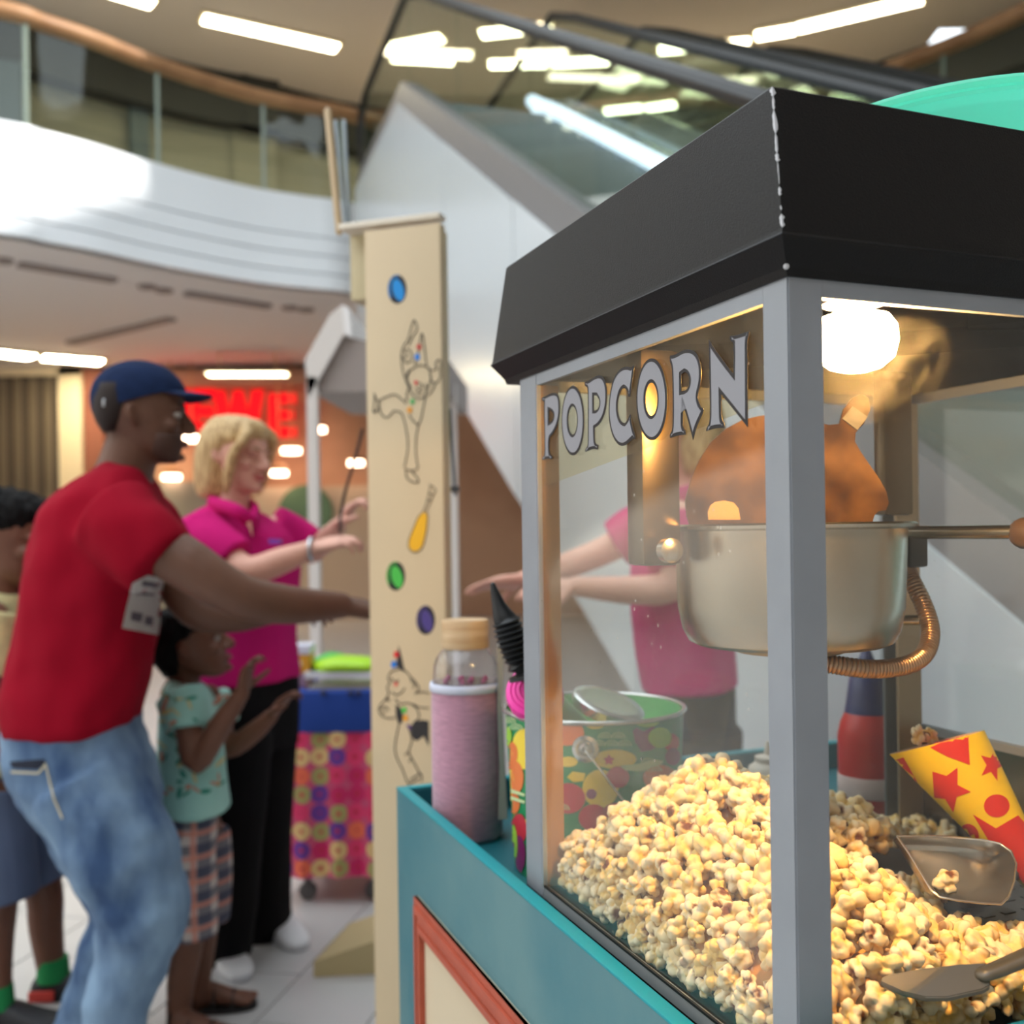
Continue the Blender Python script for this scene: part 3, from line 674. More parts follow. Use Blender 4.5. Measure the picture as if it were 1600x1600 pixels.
bm = NB(); box(bm, CX0+.002, CX1-.002, CY0+.002, CY1-.002, .10, .13); obj('base_board', bm, M_TEAL, cart)
for i, (xx, yy) in enumerate(((.08, .05), (.9, .05), (.08, .9), (.9, .9))):
    bm = NB(); lathe(bm, [(.02, -.018), (.048, -.014), (.05, 0), (.048, .014), (.02, .018)], (0, 0, 0), 20, Matrix.Rotation(R(90), 4, 'X')); box(bm, -.012, .012, -.012, .012, .03, .052)
    for v in bm.verts: v.co += V((xx, yy, .0501))
    obj('caster', bm, M_BLACKT, cart, 40)

# ================================================================== POPCORN
def popcorn_material():
    m = bpy.data.materials.new('popcorn'); m.use_nodes = True; nt = m.node_tree; b = nt.nodes['Principled BSDF']
    a = nt.nodes.new('ShaderNodeAttribute'); a.attribute_name = 'tint'; nt.links.new(a.outputs['Color'], b.inputs['Base Color'])
    b.inputs['Roughness'].default_value = .55; b.inputs['Specular IOR Level'].default_value = .35
    b.inputs['Subsurface Weight'].default_value = .0
    n = nt.nodes.new('ShaderNodeTexNoise'); n.inputs['Scale'].default_value = 420; bp = nt.nodes.new('ShaderNodeBump'); bp.inputs['Strength'].default_value = .25; bp.inputs['Distance'].default_value = .001
    nt.links.new(n.outputs[0], bp.inputs['Height']); nt.links.new(bp.outputs[0], b.inputs['Normal']); return m
M_POP = popcorn_material()
def ico(sub):
    bm = NB(); bmesh.ops.create_icosphere(bm, subdivisions=sub, radius=1)
    v = np.array([x.co for x in bm.verts]); f = np.array([[y.index for y in x.verts] for x in bm.faces]); bm.free(); return v, f
ICO4, ICO3, ICO2 = ico(4), ico(3), ico(2)                    # 642 / 162 vertices
def kernel(seed, hi=True):
    """one popped corn: a cluster of swollen lobes seen along every direction, with the torn brown hull in one hollow"""
    rs = np.random.RandomState(seed); d, f = ICO4 if hi == 2 else ICO3 if hi else ICO2
    n = rs.randint(8, 13); L = rs.normal(size=(n, 3)); L /= np.linalg.norm(L, axis=1)[:, None]
    for _ in range(6):                          # push the lobes apart
        for i in range(n):
            df = L[i] - L; q = (df**2).sum(1) + 1e-3; L[i] += .06*(df/q[:, None]).sum(0); L[i] /= np.linalg.norm(L[i])
    dist = rs.uniform(.40, .72, n); rad = rs.uniform(.27, .45, n)
    r = np.full(len(d), .46)
    for l, ds, ra in zip(L, dist, rad):
        c = d @ l; disc = ra**2 - ds**2*(1 - c**2); ok = (disc > 0) & (c > 0)
        t = np.where(ok, ds*c + np.sqrt(np.maximum(disc, 0)), 0); r = np.maximum(r, t)
    for fr, am in ((5, .04), (12, .035)):
        k = rs.normal(size=(4, 3))*fr; ph = rs.uniform(0, 6, 4); r = r + am*sum(np.sin(d @ k[i] + ph[i]) for i in range(4))/2
    S = rs.normal(size=(46, 3)); S /= np.linalg.norm(S, axis=1)[:, None]            # small blisters
    q = np.arccos(np.clip(d @ S.T, -1, 1))/rs.uniform(.16, .34, 46); r = r + .075*np.sqrt(np.maximum(0, 1 - q**2)).max(1)*np.clip(r*1.3, .4, 1)
    v = d*r[:, None]*np.array([1, rs.uniform(.8, 1), rs.uniform(.7, .95)])
    cream = np.array(lin((250, 232, 196))); butter = np.array(lin((246, 204, 118))); brown = np.array(lin((112, 58, 22)))
    w = rs.uniform(0, .75) + .3*np.sin(d @ (rs.normal(size=3)*3)); w = np.clip(w + np.clip((.78 - r)/.3, 0, .7), 0, 1)[:, None]
    col = cream*(1-w) + butter*w
    h = rs.normal(size=3); h /= np.linalg.norm(h); k = np.clip((d @ h - .74)/.10, 0, 1)*np.clip((.86 - r)/.14, 0, 1)
    k2 = np.clip((d @ -h - .90)/.05, 0, 1)*(.7 if rs.rand() < .35 else 0)
    k = np.clip(np.maximum(k, k2), 0, 1)[:, None]; col = col*(1-k) + brown*k
    return v, f, col
def mesh_np(name, v, f, col):
    me = bpy.data.meshes.new(name); me.from_pydata(v.tolist(), [], f.tolist()); me.polygons.foreach_set('use_smooth', [True]*len(f))
    at_ = me.color_attributes.new('tint', 'FLOAT_COLOR', 'POINT'); at_.data.foreach_set('color', np.concatenate([col, np.ones((len(col), 1))], 1).ravel()); me.materials.append(M_POP); return me
VAR = [kernel(100 + i) for i in range(16)]; VARL = [kernel(100 + i, False) for i in range(16)]
VME = [mesh_np('popcorn', *kernel(100 + i, 2)) for i in range(16)]
def pile(x, a):
    g = lambda x0, a0, sx, sa, h: h*np.exp(-((x-x0)/sx)**2 - ((a-a0)/sa)**2)
    h = g(.13, .30, .10, .15, .135) + g(.30, .38, .13, .10, .085) + g(.12, .10, .12, .11, .066) + g(.30, .06, .12, .05, .008) + g(.02, .36, .06, .16, .03)
    h *= 1 - .93*np.exp(-((x-.47)/.12)**2 - ((a-.20)/.085)**2)
    h *= np.clip((x + .02)/.05, .4, 1)
    return Z0 + .004 + h + .006*np.sin(x*61+1)*np.sin(a*47)
rs = np.random.RandomState(5)
def scatter(n, dmin, z_off):
    P = np.empty((0, 3))
    for _ in range(n):
        x, a = rs.uniform(.015, MW-.02), rs.uniform(.016, ML-.02)
        if x > .335 + .04*math.sin(a*60) and .135 < a < .40 and rs.rand() < .997: continue
        if x > .40 and a > .28 and rs.rand() < .7: continue
        if a > ML - .072 and x < .035: continue
        p = np.array([x, a, pile(x, a) + z_off])
        if len(P) == 0 or ((P - p)**2).sum(1).min() > dmin**2: P = np.vstack([P, p])
    return P
TOP = scatter(9000, .0182, 0); LOW = scatter(2600, .019, -.014)
W_ = np.empty((0, 3))
for _ in range(9000):                        # kernels against the two panes, from the floor up
    if rs.rand() < .6: x, a = rs.uniform(.0165, .024), rs.uniform(.02, ML-.075)
    else: x, a = rs.uniform(.02, .36), rs.uniform(.0175, .024)
    zt_ = pile(x, a) - .008
    if zt_ < Z0 + .008: continue
    p = np.array([x, a, rs.uniform(Z0 + .006, zt_)])
    if ((TOP - p)**2).sum(1).min() > .0135**2 and (len(W_) == 0 or ((W_ - p)**2).sum(1).min() > .0155**2): W_ = np.vstack([W_, p])
TOP = np.vstack([TOP, W_])
def rand_rot():
    q = rs.normal(size=4); q /= np.linalg.norm(q); w, x, y, z = q
    return np.array([[1-2*(y*y+z*z), 2*(x*y-z*w), 2*(x*z+y*w)], [2*(x*y+z*w), 1-2*(x*x+z*z), 2*(y*z-x*w)], [2*(x*z-y*w), 2*(y*z+x*w), 1-2*(x*x+y*y)]])
items = []
for p in TOP:
    w = m2w(*p); px, py = project(w); s = rs.uniform(.0140, .0200) if p[0] > .03 and p[1] > .03 else rs.uniform(.0125, .0165)
    hidden = not (840 < px < 1620 and 1150 < py < 1625) or 1210 < px < 1302
    items.append((hidden, w.length, p, s, rand_rot(), rs.randint(16)))
order = sorted(range(len(items)), key=lambda i: (items[i][0], (V(m2w(*items[i][2])) - V((0, 0, CAMZ))).length))
singles = set(order[:300])
G_POP = 'popped corn heaped in the machine'
for i in order[:300]:
    _, _, p, s, Rm, k = items[i]
    o = obj('popcorn', VME[k], []); M3 = MM.to_3x3() @ Matrix(Rm.tolist()) 
    o.matrix_world = Matrix.Translation(m2w(*p)) @ M3.to_4x4() @ Matrix.Scale(s, 4)
    tag(o, 'buttery popped corn lying in the heap behind the glass of the machine', 'popcorn', G_POP)
vs, fs, cs, nv = [], [], [], 0
RM = np.array(MM.to_3x3())
def add_stuff(p, s, Rm, K):
    global nv
    v, f, c = K; q = (v @ Rm.T)*s + p; q = q @ RM.T + np.array(MO); vs.append(q); fs.append(f + nv); cs.append(c); nv += len(v)
for i, it in enumerate(items):
    if i not in singles: add_stuff(it[2], it[3], it[4], VAR[it[5]] if not it[0] else VARL[it[5]])
for p in LOW: add_stuff(p, rs.uniform(.011, .015), rand_rot(), VARL[rs.randint(16)])
gx, ga = np.meshgrid(np.linspace(.02, MW-.02, 40), np.linspace(.02, ML-.02, 36)); gz = np.maximum(pile(gx, ga) - .022, Z0-.0015)
hole = (gx > .33) & (ga > .11) & (ga < .42); gz[hole] = Z0-.004
gv = np.stack([gx.ravel(), ga.ravel(), gz.ravel()], 1) @ RM.T + np.array(MO); q = []
for j in range(35):
    for i in range(39): a = j*40+i; q += [[a, a+1, a+41], [a, a+41, a+40]]
vs.append(gv); fs.append(np.array(q) + nv); cs.append(np.tile(np.array(lin((214, 160, 84))), (len(gv), 1)))
heap = bpy.data.objects.new('popcorn_heap', mesh_np('popcorn_heap', np.concatenate(vs), np.concatenate(fs), np.concatenate(cs))); COL.objects.link(heap)
tag(heap, 'the rest of the popcorn heap filling the machine floor', 'popcorn', G_POP, 'stuff')
def loose_kernel(px, py, Y, s, k, label):
    o = obj('popcorn', VME[k], []); o.location = at(px, py, Y); o.scale = (s,)*3; o.rotation_euler = (k, k*2, .4); tag(o, label, 'popcorn')

# ------------------------------------------------------------------ scoop lying on the tray
M_SCOOP = mat('scoop_steel', (200, 195, 188), .24, metal=.95, noise_amt=.08, noise_scale=10)
rim = [(1402, 1307), (1440, 1306), (1490, 1308), (1535, 1312), (1562, 1318), (1580, 1330), (1588, 1350), (1585, 1378), (1576, 1402), (1564, 1413), (1530, 1411), (1495, 1407), (1468, 1402), (1455, 1392), (1440, 1366), (1422, 1336)]
def scoop_pt(x, y): return at(x, y, 1.055 - (y - 1307)/100*.07)
C0 = scoop_pt(1512, 1358); back_n = V((.05, 1.0, -.42)).normalized()
sc = thing('steel_scoop', 'steel popcorn scoop lying open among the popcorn below the striped cone', 'scoop', C0)
bm = NB(); rows = []
for (t, dpt) in ((1, 0), (.985, .012), (.95, .026), (.86, .037), (.68, .043), (.4, .045), (.12, .045)):
    rows.append([bm.verts.new(C0.lerp(scoop_pt(*p), t) + back_n*dpt) for p in rim])
for a, b in zip(rows, rows[1:]):
    for i in range(len(rim)): bm.faces.new((a[i], a[(i+1) % len(rim)], b[(i+1) % len(rim)], b[i]))
bm.faces.new(rows[-1])
bmesh.ops.recalc_face_normals(bm, faces=bm.faces)
bmesh.ops.solidify(bm, geom=bm.faces, thickness=.0012)
obj('bowl', bm, M_SCOOP, sc, 40, True)
bm = NB(); tube(bm, [scoop_pt(*p) for p in rim] + [scoop_pt(*rim[0])], .0011, 8); obj('rim', bm, mat('rim_steel', (220, 214, 205), .2, metal=1), sc, 60, True)
bm = NB(); tube(bm, [C0 + back_n*.060 + V((.045, 0, .0)), C0 + back_n*.068 + V((.07, 0, .004)), C0 + back_n*.085 + V((.10, -.01, .012))], .011, 12, k=4); obj('handle', bm, mat('scoop_handle', (60, 56, 52), .4), sc, 60, True)
loose_kernel(1477, 1376, 1.01, .0165, 3, 'single popped corn resting inside the steel scoop')

# ------------------------------------------------------------------ paper cone, red on yellow
M_YEL, M_CRED, M_PAPER = mat('cone_yellow', (238, 206, 26), .5), mat('cone_red', (204, 44, 36), .5), mat('cone_paper', (226, 200, 180), .7)
mouth, tip = at(1463, 1160, 1.125), at(1668, 1444, 1.065)
cn = thing('popcorn_cone', 'yellow paper cone printed with red stars and dots, leaning in the popcorn', 'paper cone', mouth)
ax = (tip - mouth); LC = ax.length; ax.normalize()
u1 = ax.cross(V((0, 1, 0))).normalized(); u2 = ax.cross(u1).normalized(); RC = .0485
def cone_bm(thick):
    bm = NB(); n = 56; rings = []
    for s in np.linspace(0, 1, 24):
        ring = []
        for i in range(n):
            t = 2*math.pi*i/n
            lip = -.015*math.cos(t)*(1-s)                    # slanted cut edge
            r = RC*(1-s)**.82 + .0006 - thick; c = mouth + ax*(LC*s - lip)
            ring.append(bm.verts.new(c + u1*(r*math.cos(t)) + u2*(r*.92*math.sin(t))))
        rings.append(ring)
    for a, b in zip(rings, rings[1:]):
        for i in range(n): bm.faces.new((a[i], a[(i+1) % n], b[(i+1) % n], b[i]))
    return bm
bm = cone_bm(0); bmesh.ops.recalc_face_normals(bm, faces=bm.faces); cbvh = BVHTree.FromBMesh(bm); obj('cone_wrap', bm, M_YEL, cn, 0, True)
obj('cone_lining', cone_bm(.0009), M_PAPER, cn, 0, True)
bm = NB()
def star(cx, cy, r, rot, k=.42, sx=1): return [(cx + sx*(r if i % 2 == 0 else r*k)*math.cos(R(rot + 36*i)), cy + (r if i % 2 == 0 else r*k)*math.sin(R(rot + 36*i))) for i in range(10)]
reds = [[(1457,1205),(1479,1212),(1496,1199),(1496,1226),(1517,1237),(1495,1245),(1490,1269),(1477,1248),(1460,1246),(1471,1228)],
        circle_px(1557, 1259, 20, 18), circle_px(1515, 1303, 14, 17, rot=-30), [(1444,1163),(1466,1153),(1472,1171),(1482,1150),(1500,1147),(1508,1152),(1512,1143),(1515,1195),(1480,1182)],
        [(1399,1187),(1412,1183),(1434,1222),(1424,1221),(1412,1206)], [(1426,1228),(1436,1226),(1465,1264),(1448,1256)],
        [(1520,1272),(1556,1294),(1594,1314),(1592,1290),(1590,1274),(1600,1285),(1625,1325),(1650,1372),(1660,1410),(1640,1420),(1600,1380),(1565,1340),(1545,1313)],
        star(1550, 1195, 27, -75, .42, .8)]
for pl in reds: bm = NB(); decal_mesh(bm, pl, cbvh, .0006); obj('red_print', bm, M_CRED, cn, None, True)
loose_kernel(1436, 1150, 1.15, .0125, 7, 'single popped corn showing at the mouth of the yellow cone')
loose_kernel(1452, 1149, 1.16, .012, 2, 'popped corn half hidden inside the mouth of the yellow cone')
# ------------------------------------------------------------------ dark paddle at the front
pd = thing('paddle', 'dark flat plastic paddle lying on the front of the popcorn heap', 'scoop', at(1480, 1530, .86))
def pad_pt(x, y): return at_plane(x, y, at(1480, 1530, .775), V((-.1, -.62, .78)))
bm = NB(); prism(bm, [pad_pt(*p) for p in ((1376, 1534), (1378, 1526), (1390, 1521), (1440, 1514), (1500, 1507), (1540, 1504), (1548, 1520), (1546, 1540), (1535, 1546), (1480, 1558), (1446, 1558), (1410, 1548))], V((0, 0, -.004))); 
bmesh.ops.bevel(bm, geom=bm.edges[:], offset=.0007, segments=2, affect='EDGES'); obj('blade', bm, mat('paddle_brown', (92, 82, 66), .3, spec=.6), pd, 40, True)
bm = NB(); tube(bm, [pad_pt(*p) + V((0, 0, -.001)) for p in ((1538, 1520), (1565, 1510), (1600, 1495), (1660, 1470))], [.008, .0085, .009, .011], 12, k=4, flat=.6); obj('handle', bm, mat('paddle_brown'), pd, 60, True)

# ================================================================== THINGS ON THE CART
ZF = .848
def on_cart(px, Y): p = at(px, 900, Y); return V((p.x, p.y, ZF))
# bottle
B = on_cart(725.5, 1.535); br = .0525
bt = thing('water_bottle', 'glass bottle with bamboo lid in a pink knitted sleeve', 'bottle', B)
zt = at(725, 968, 1.535).z - ZF; zs = at(725, 1068, 1.535).z - ZF; zc = at(725, 1011, 1.535).z - ZF
M_SLEEVE = mat('pink_knit', (196, 142, 164), .9, noise_amt=.22, noise_scale=60, stretch=(1, 1, 5), sheen=.4, bump=.5, bump_scale=260)
bm = NB(); lathe(bm, [(br*.9, 0), (br*1.0, .006), (br*1.0, zs*.5), (br*.99, zs-.004)], n=40, cap1=False); obj('sleeve', bm, M_SLEEVE, bt, 0)
bm = NB(); lathe(bm, [(br*.97, zs-.010), (br*1.03, zs-.009), (br*1.04, zs-.003), (br*1.02, zs+.003), (br*.96, zs+.003)], n=40, cap0=False, cap1=False); obj('sleeve_hem', bm, mat('hem_grey', (196, 198, 214), .8), bt, 0)
bm = NB(); h = zc - zs
lathe(bm, [(br*.93, zs-.06), (br*.93, zs+h*.30), (br*.91, zs+h*.52), (br*.84, zs+h*.72), (br*.70, zs+h*.90), (br*.60, zs+h*.98), (br*.58, zc)], n=40, cap0=False, cap1=False); obj('glass_body', bm, glass('bottle_glass', (248, 248, 250), 1.5, dirt=.05, dirt_rgb=(235, 235, 240)), bt, 0)
bm = NB(); lathe(bm, [(br*.92, zs-.10), (br*.92, zs+.004)], n=40); obj('drink', bm, mat('dark_water', (120, 108, 116), .1), bt, 40)
bm = NB(); rb = random.Random(2)
for i in range(9): ball(bm, (rb.uniform(-.03, .03), -.035+rb.uniform(0, .02), zs + rb.uniform(.004, .014)), .004, .003, .005, 8)
o = obj('fruit_bits', bm, mat('magenta_bits', (150, 50, 100), .4), bt, 0); o['kind'] = 'stuff'
bm = NB(); rl = .0355; lathe(bm, [(rl*.96, zc-.001), (rl, zc+.002), (rl, zt-.002), (rl*.97, zt)], n=36); obj('lid', bm, mat('bamboo', (206, 178, 140), .5, rgb2=(178, 142, 102), noise_scale=26, stretch=(.3, .3, 3)), bt, 30)
fl = [at(x, y, 1.50) for x, y in ((776, 1012), (782, 1006), (787, 1012), (786, 1060), (784, 1110), (788, 1190), (793, 1280), (778, 1281), (780, 1200), (777, 1110), (778, 1060))]
bm = NB(); prism(bm, fl, V((.0, .06, 0))); obj('carry_loop', bm, mat('felt_grey', (138, 136, 128), .9, bump=.3, bump_scale=300), bt, None, True)
# bucket
K = on_cart(925, 1.40); K.x += .0; kr = .1225; zr = at(925, 1105, 1.40).z - ZF
bk = thing('tin_bucket', 'green tin bucket printed with fruit and flowers, behind the machine', 'bucket', K)
M_GRN = mat('bucket_green', (28, 142, 84), .4, coat=.3)
bm = NB(); lathe(bm, [(kr*.90, 0), (kr*.91, .003), (kr*.985, zr-.006), (kr*.985, zr)], n=160, cap1=False); 
tmp = bm.copy()
for v in tmp.verts: v.co += K
tmp.normal_update(); bbvh = BVHTree.FromBMesh(tmp); tmp.free(); obj('body', bm, M_GRN, bk, 40)
bm = NB(); lathe(bm, [(kr*.965, zr), (kr*.90, .01), (.001, .01)], n=56, cap0=False, cap1=False); obj('inside', bm, mat('bucket_inner', (96, 180, 110), .35), bk, 40)
bm = NB(); tube(bm, [(kr*math.cos(t*math.pi/28), kr*math.sin(t*math.pi/28), zr) for t in range(57)], .0032, 10, caps=None); obj('rolled_rim', bm, mat('tin', (206, 206, 204), .25, metal=.9), bk, 60)
PR = {'bucket_yellow': ((236, 206, 60), [circle_px(960, 1186, 34, 15), circle_px(820, 1170, 20, 32), circle_px(793, 1235, 12, 40), circle_px(938, 1232, 28, 30), circle_px(888, 1190, 15, 8), circle_px(930, 1130, 16, 9), circle_px(835, 1290, 18, 14), [(895,1205),(905,1215),(915,1208),(912,1220),(896,1222),(886,1214)]]),
      'bucket_orange': ((226, 120, 56), [circle_px(798, 1178, 12, 20), circle_px(806, 1215, 13, 26), circle_px(802, 1255, 11, 18), circle_px(885, 1145, 28, 20), circle_px(1030, 1215, 26, 20)]),
      'bucket_red': ((190, 44, 62), [circle_px(888, 1247, 27, 24), circle_px(927, 1277, 23, 21), circle_px(962, 1276, 24, 22), circle_px(965, 1214, 18, 17), circle_px(812, 1295, 12, 24), circle_px(1048, 1160, 12, 14)]),
      'bucket_plum': ((124, 30, 92), [[(988,1142),(994,1136),(1004,1142),(1020,1134),(1030,1146),(1028,1164),(1016,1172),(1002,1174),(992,1160)], circle_px(812, 1335, 10, 30), circle_px(1050, 1182, 12, 14), circle_px(924, 1240, 8, 8)]),
      'bucket_lime': ((150, 200, 60), [circle_px(793, 1150, 8, 16), circle_px(1030, 1152, 18, 16), circle_px(802, 1320, 8, 34), circle_px(1010, 1128, 18, 8)])}
for nm, (rgb, polys) in PR.items():
    for pl in polys: bm = NB(); decal_mesh(bm, pl, bbvh, .0008 + .0002*list(PR).index(nm)); obj('print', bm, mat(nm, rgb, .4), bk, None, True)
bm = NB()
def arc_px(cx, cy, r, w=1.6, n=9): return [(cx + r*math.cos(math.pi + math.pi*i/n), cy + r*.85*math.sin(math.pi + math.pi*i/n)) for i in range(n+1)] + [(cx + (r-w)*math.cos(2*math.pi - math.pi*i/n), cy + (r-w)*.85*math.sin(2*math.pi - math.pi*i/n)) for i in range(n+1)]
for (cx, cy) in [(935,1165),(955,1165),(975,1165),(945,1153),(965,1153),(900,1310),(925,1310),(1000,1205),(1022,1205),(1011,1193),(1000,1250),(1020,1250),(880,1265),(797,1130),(808,1140),(799,1118),(812,1124)]:
    for r in (11, 7, 3.5): decal_mesh(bm, arc_px(cx, cy, r), bbvh, .0020)
for pl in ([(968,1196),(1000,1192),(1022,1186),(1034,1188),(1010,1196),(1032,1194),(1000,1204),(976,1203)], [(800,1232),(822,1240),(821,1244),(800,1238)], [(800,1243),(822,1251),(821,1255),(800,1249)]): decal_mesh(bm, pl, bbvh, .0020)
o = obj('line_print', bm, mat('bucket_pale_line', (196, 216, 160), .4), bk, None, True); o['kind'] = 'stuff'
bm = NB(); decal_mesh(bm, star(951, 1187, 9, -90, .55), bbvh, .0022); obj('print', bm, mat('bucket_red'), bk, None, True)
# ear and wire handle
h = bbvh.ray_cast(V((0, 0, CAMZ)), ray(915, 1170).normalized())[0]; rad = (h - V((K.x, K.y, h.z))).normalized()
bm = NB(); rot = rad.to_track_quat('Z', 'Y').to_matrix().to_4x4(); lathe(bm, [(.017, -.002), (.017, .002), (.012, .004), (.009, .003), (.005, .009), (.001, .010)], (0, 0, 0), 20, rot)
for v in bm.verts: v.co += h
obj('ear', bm, mat('tin'), bk, 40, True)
bm = NB(); wp = [h + rad*.008, h + rad*.013 + V((.006, 0, -.006)), at(940, 1205, 1.262), at(962, 1235, 1.262), at(985, 1262, 1.27), at(1010, 1270, 1.30), at(1050, 1262, 1.37), at(1066, 1235, 1.41)]
tube(bm, wp, .0016, 8, k=4); obj('wire_handle', bm, mat('tin'), bk, 60, True)
# jar lid leaning in the bucket
jl = at(950, 1103, 1.37); rot = (V((.30, -.22, .93))).to_track_quat('Z', 'Y').to_matrix().to_4x4()
bm = NB(); lathe(bm, [(.035, -.007), (.049, -.007), (.05, -.004), (.05, .005), (.046, .0075), (.036, .0065), (.001, .0065)], (0, 0, 0), 36, rot, cap1=False); 
for v in bm.verts: v.co += jl
tag(obj('jar_lid', bm, mat('tin'), smooth=40), 'round tin lid leaning inside the fruit-printed bucket', 'lid')
# balloon pump standing in the bucket
pm = thing('balloon_pump', 'green hand pump with black ribbed nozzle and pink end standing in the bucket', 'pump', at(860, 1230, 1.37))
nz = [(770, 914, .0035), (773, 925, .0055), (779, 945, .009), (784, 958, .0125), (788, 966, .0145)]
pts = [at(x, y, 1.31) for x, y, _ in nz]; rr = [r for *_, r in nz]
for i in range(9):
    x, y = 790 + i*2.6, 968 + i*8.2; c = at(x, y, 1.31); r0 = .0165 + .0032*math.sin(math.pi*(i+1)/9)
    pts += [c, at(x+1, y+3.5, 1.31)]; rr += [r0 - .003, r0 + .0015]
pts += [at(818, 1044, 1.31), at(820, 1052, 1.31)]; rr += [.012, .012]
bm = NB(); tube(bm, pts, rr, 18); obj('nozzle', bm, mat('rubber_black', (24, 25, 27), .45), pm, 60, True)
ax_ = (at(830, 1080, 1.31) - at(790, 968, 1.31)).normalized(); rot = ax_.to_track_quat('Z', 'Y').to_matrix().to_4x4()
bm = NB(); lathe(bm, [(.012, 0), (.022, .001), (.023, .006), (.012, .009)], (0, 0, 0), 24, rot)
for v in bm.verts: v.co += at(820, 1050, 1.31)
obj('collar', bm, mat('rubber_black'), pm, 40, True)
bm = NB(); c = at(834, 1080, 1.33); rot2 = V((-.15, -.8, .55)).to_track_quat('Z', 'Y').to_matrix().to_4x4()
lathe(bm, [(.02, -.03), (.036, -.028), (.0375, -.005), (.036, .004), (.030, .007), (.0285, .0055), (.024, .008), (.0225, .0065), (.018, .009), (.0165, .0075), (.010, .009), (.002, .009)], (0, 0, 0), 32, rot2)
for v in bm.verts: v.co += c
obj('pink_end', bm, mat('hot_pink', (246, 60, 170), .4), pm, 40, True)
bm = NB(); tube(bm, [c - rot2.to_3x3() @ V((0, 0, .02)), at(900, 1150, 1.42), at(930, 1200, 1.44)], .027, 20); obj('barrel', bm, mat('pump_green', (120, 196, 120), .4), pm, 40, True)
# two bottles behind the machine
rd = on_cart(1352, 1.50); zb = lambda py: at(1352, py, 1.50).z - ZF
b1 = thing('sauce_bottle', 'red plastic bottle with dark blue neck standing behind the machine', 'bottle', rd)
bm = NB(); lathe(bm, [(.036, 0), (.042, .006), (.042, zb(1215)), (.0425, zb(1150)), (.038, zb(1128)), (.031, zb(1112))], n=32); obj('body', bm, mat('ketchup_red', (186, 34, 38), .35), b1, 40)
bm = NB(); lathe(bm, [(.032, zb(1113)), (.028, zb(1085)), (.024, zb(1055)), (.016, zb(1045)), (.008, zb(1020)), (.004, zb(1012))], n=32); obj('neck_cap', bm, mat('navy_cap', (26, 40, 96), .4), b1, 40)
bm = NB(); lathe(bm, [(.0424, zb(1240)), (.0432, zb(1238)), (.0432, zb(1210)), (.0428, zb(1208))], n=32); obj('label', bm, mat('label_pale', (224, 200, 196), .5), b1, 40)
gh = on_cart(1196, 1.52); zb2 = lambda py: at(1196, py, 1.52).z - ZF
b2 = thing('squeeze_bottle', 'small pale squeeze bottle with pointed nozzle on the cart behind the popcorn', 'bottle', gh)
bm = NB(); lathe(bm, [(.028, 0), (.032, .005), (.032, zb2(1215)), (.028, zb2(1198)), (.018, zb2(1190))], n=28); obj('body', bm, mat('pale_plastic', (196, 186, 172), .5), b2, 40)
bm = NB(); lathe(bm, [(.019, zb2(1190)), (.019, zb2(1182)), (.006, zb2(1178)), (.004, zb2(1162)), (.002, zb2(1158))], n=28); obj('nozzle', bm, mat('pale_plastic'), b2, 40)
# mint tub on the hood
tc = m2w(.45, .28, 0); tb = thing('plastic_tub', 'see-through mint green plastic tub on top of the black hood', 'tub', V((tc.x, tc.y, 1.6206)))
m = bpy.data.materials.new('mint_plastic'); m.use_nodes = True; b = m.node_tree.nodes['Principled BSDF']
b.inputs['Base Color'].default_value = (*lin((180, 248, 230)), 1); b.inputs['Roughness'].default_value = .25; b.inputs['Alpha'].default_value = .5
b.inputs['Transmission Weight'].default_value = .0
tl_ = m.node_tree.nodes.new('ShaderNodeBsdfTranslucent'); tl_.inputs[0].default_value = (*lin((150, 255, 232)), 1); ms = m.node_tree.nodes.new('ShaderNodeMixShader'); ms.inputs[0].default_value = .62
m.node_tree.links.new(b.outputs[0], ms.inputs[1]); m.node_tree.links.new(tl_.outputs[0], ms.inputs[2]); m.node_tree.links.new(ms.outputs[0], m.node_tree.nodes['Material Output'].inputs[0]); M_MINT = m
bm = NB(); lathe(bm, [(.001, .002), (.135, .002), (.146, .008), (.168, .055), (.182, .085), (.186, .087), (.198, .090), (.2, .096), (.199, .101), (.196, .099), (.184, .092), (.165, .053), (.142, .012), (.001, .006)], n=64, cap0=False, cap1=False); obj('bowl', bm, M_MINT, tb, 40)
bm = NB(); lathe(bm, [(.2, .093), (.2045, .094), (.2055, .099), (.203, .103), (.199, .1015)], n=64, cap0=False, cap1=False); obj('rolled_rim', bm, M_MINT, tb, 40)

# ================================================================== BOOTH, STAND, TROLLEY
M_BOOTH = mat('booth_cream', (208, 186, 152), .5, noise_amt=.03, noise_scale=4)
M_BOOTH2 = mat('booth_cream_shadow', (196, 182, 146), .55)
M_INK = mat('ink', (52, 48, 46), .6)
YBD = 2.22; bl, br_ = at(574, 700, YBD), at(692, 700, YBD*.975); bd = (br_ - bl); bd.z = 0; BW = bd.length; bd.normalize(); bn = V((-bd.y, bd.x, 0))     # along, away
BO = V((bl.x, bl.y, 0)); btop = at(575, 361, YBD).z
booth = thing('game_booth', 'tall cream booth panel painted with clowns, balls and a juggling pin', 'booth', BO)
def bp(u, w, z): return BO + bd*u + bn*w + V((0, 0, z))
def bbox(name, u0, u1, w0, w1, z0, z1, m, bev=.002):
    bm = NB(); rbox(bm, bp((u0+u1)/2, (w0+w1)/2, (z0+z1)/2), bd, bn, V((0, 0, 1)), (u1-u0)/2, (w1-w0)/2, (z1-z0)/2, bev); return obj(name, bm, m, booth, 30, True)
bbox('front_board', 0, BW, 0, .03, .0, btop, M_BOOTH)
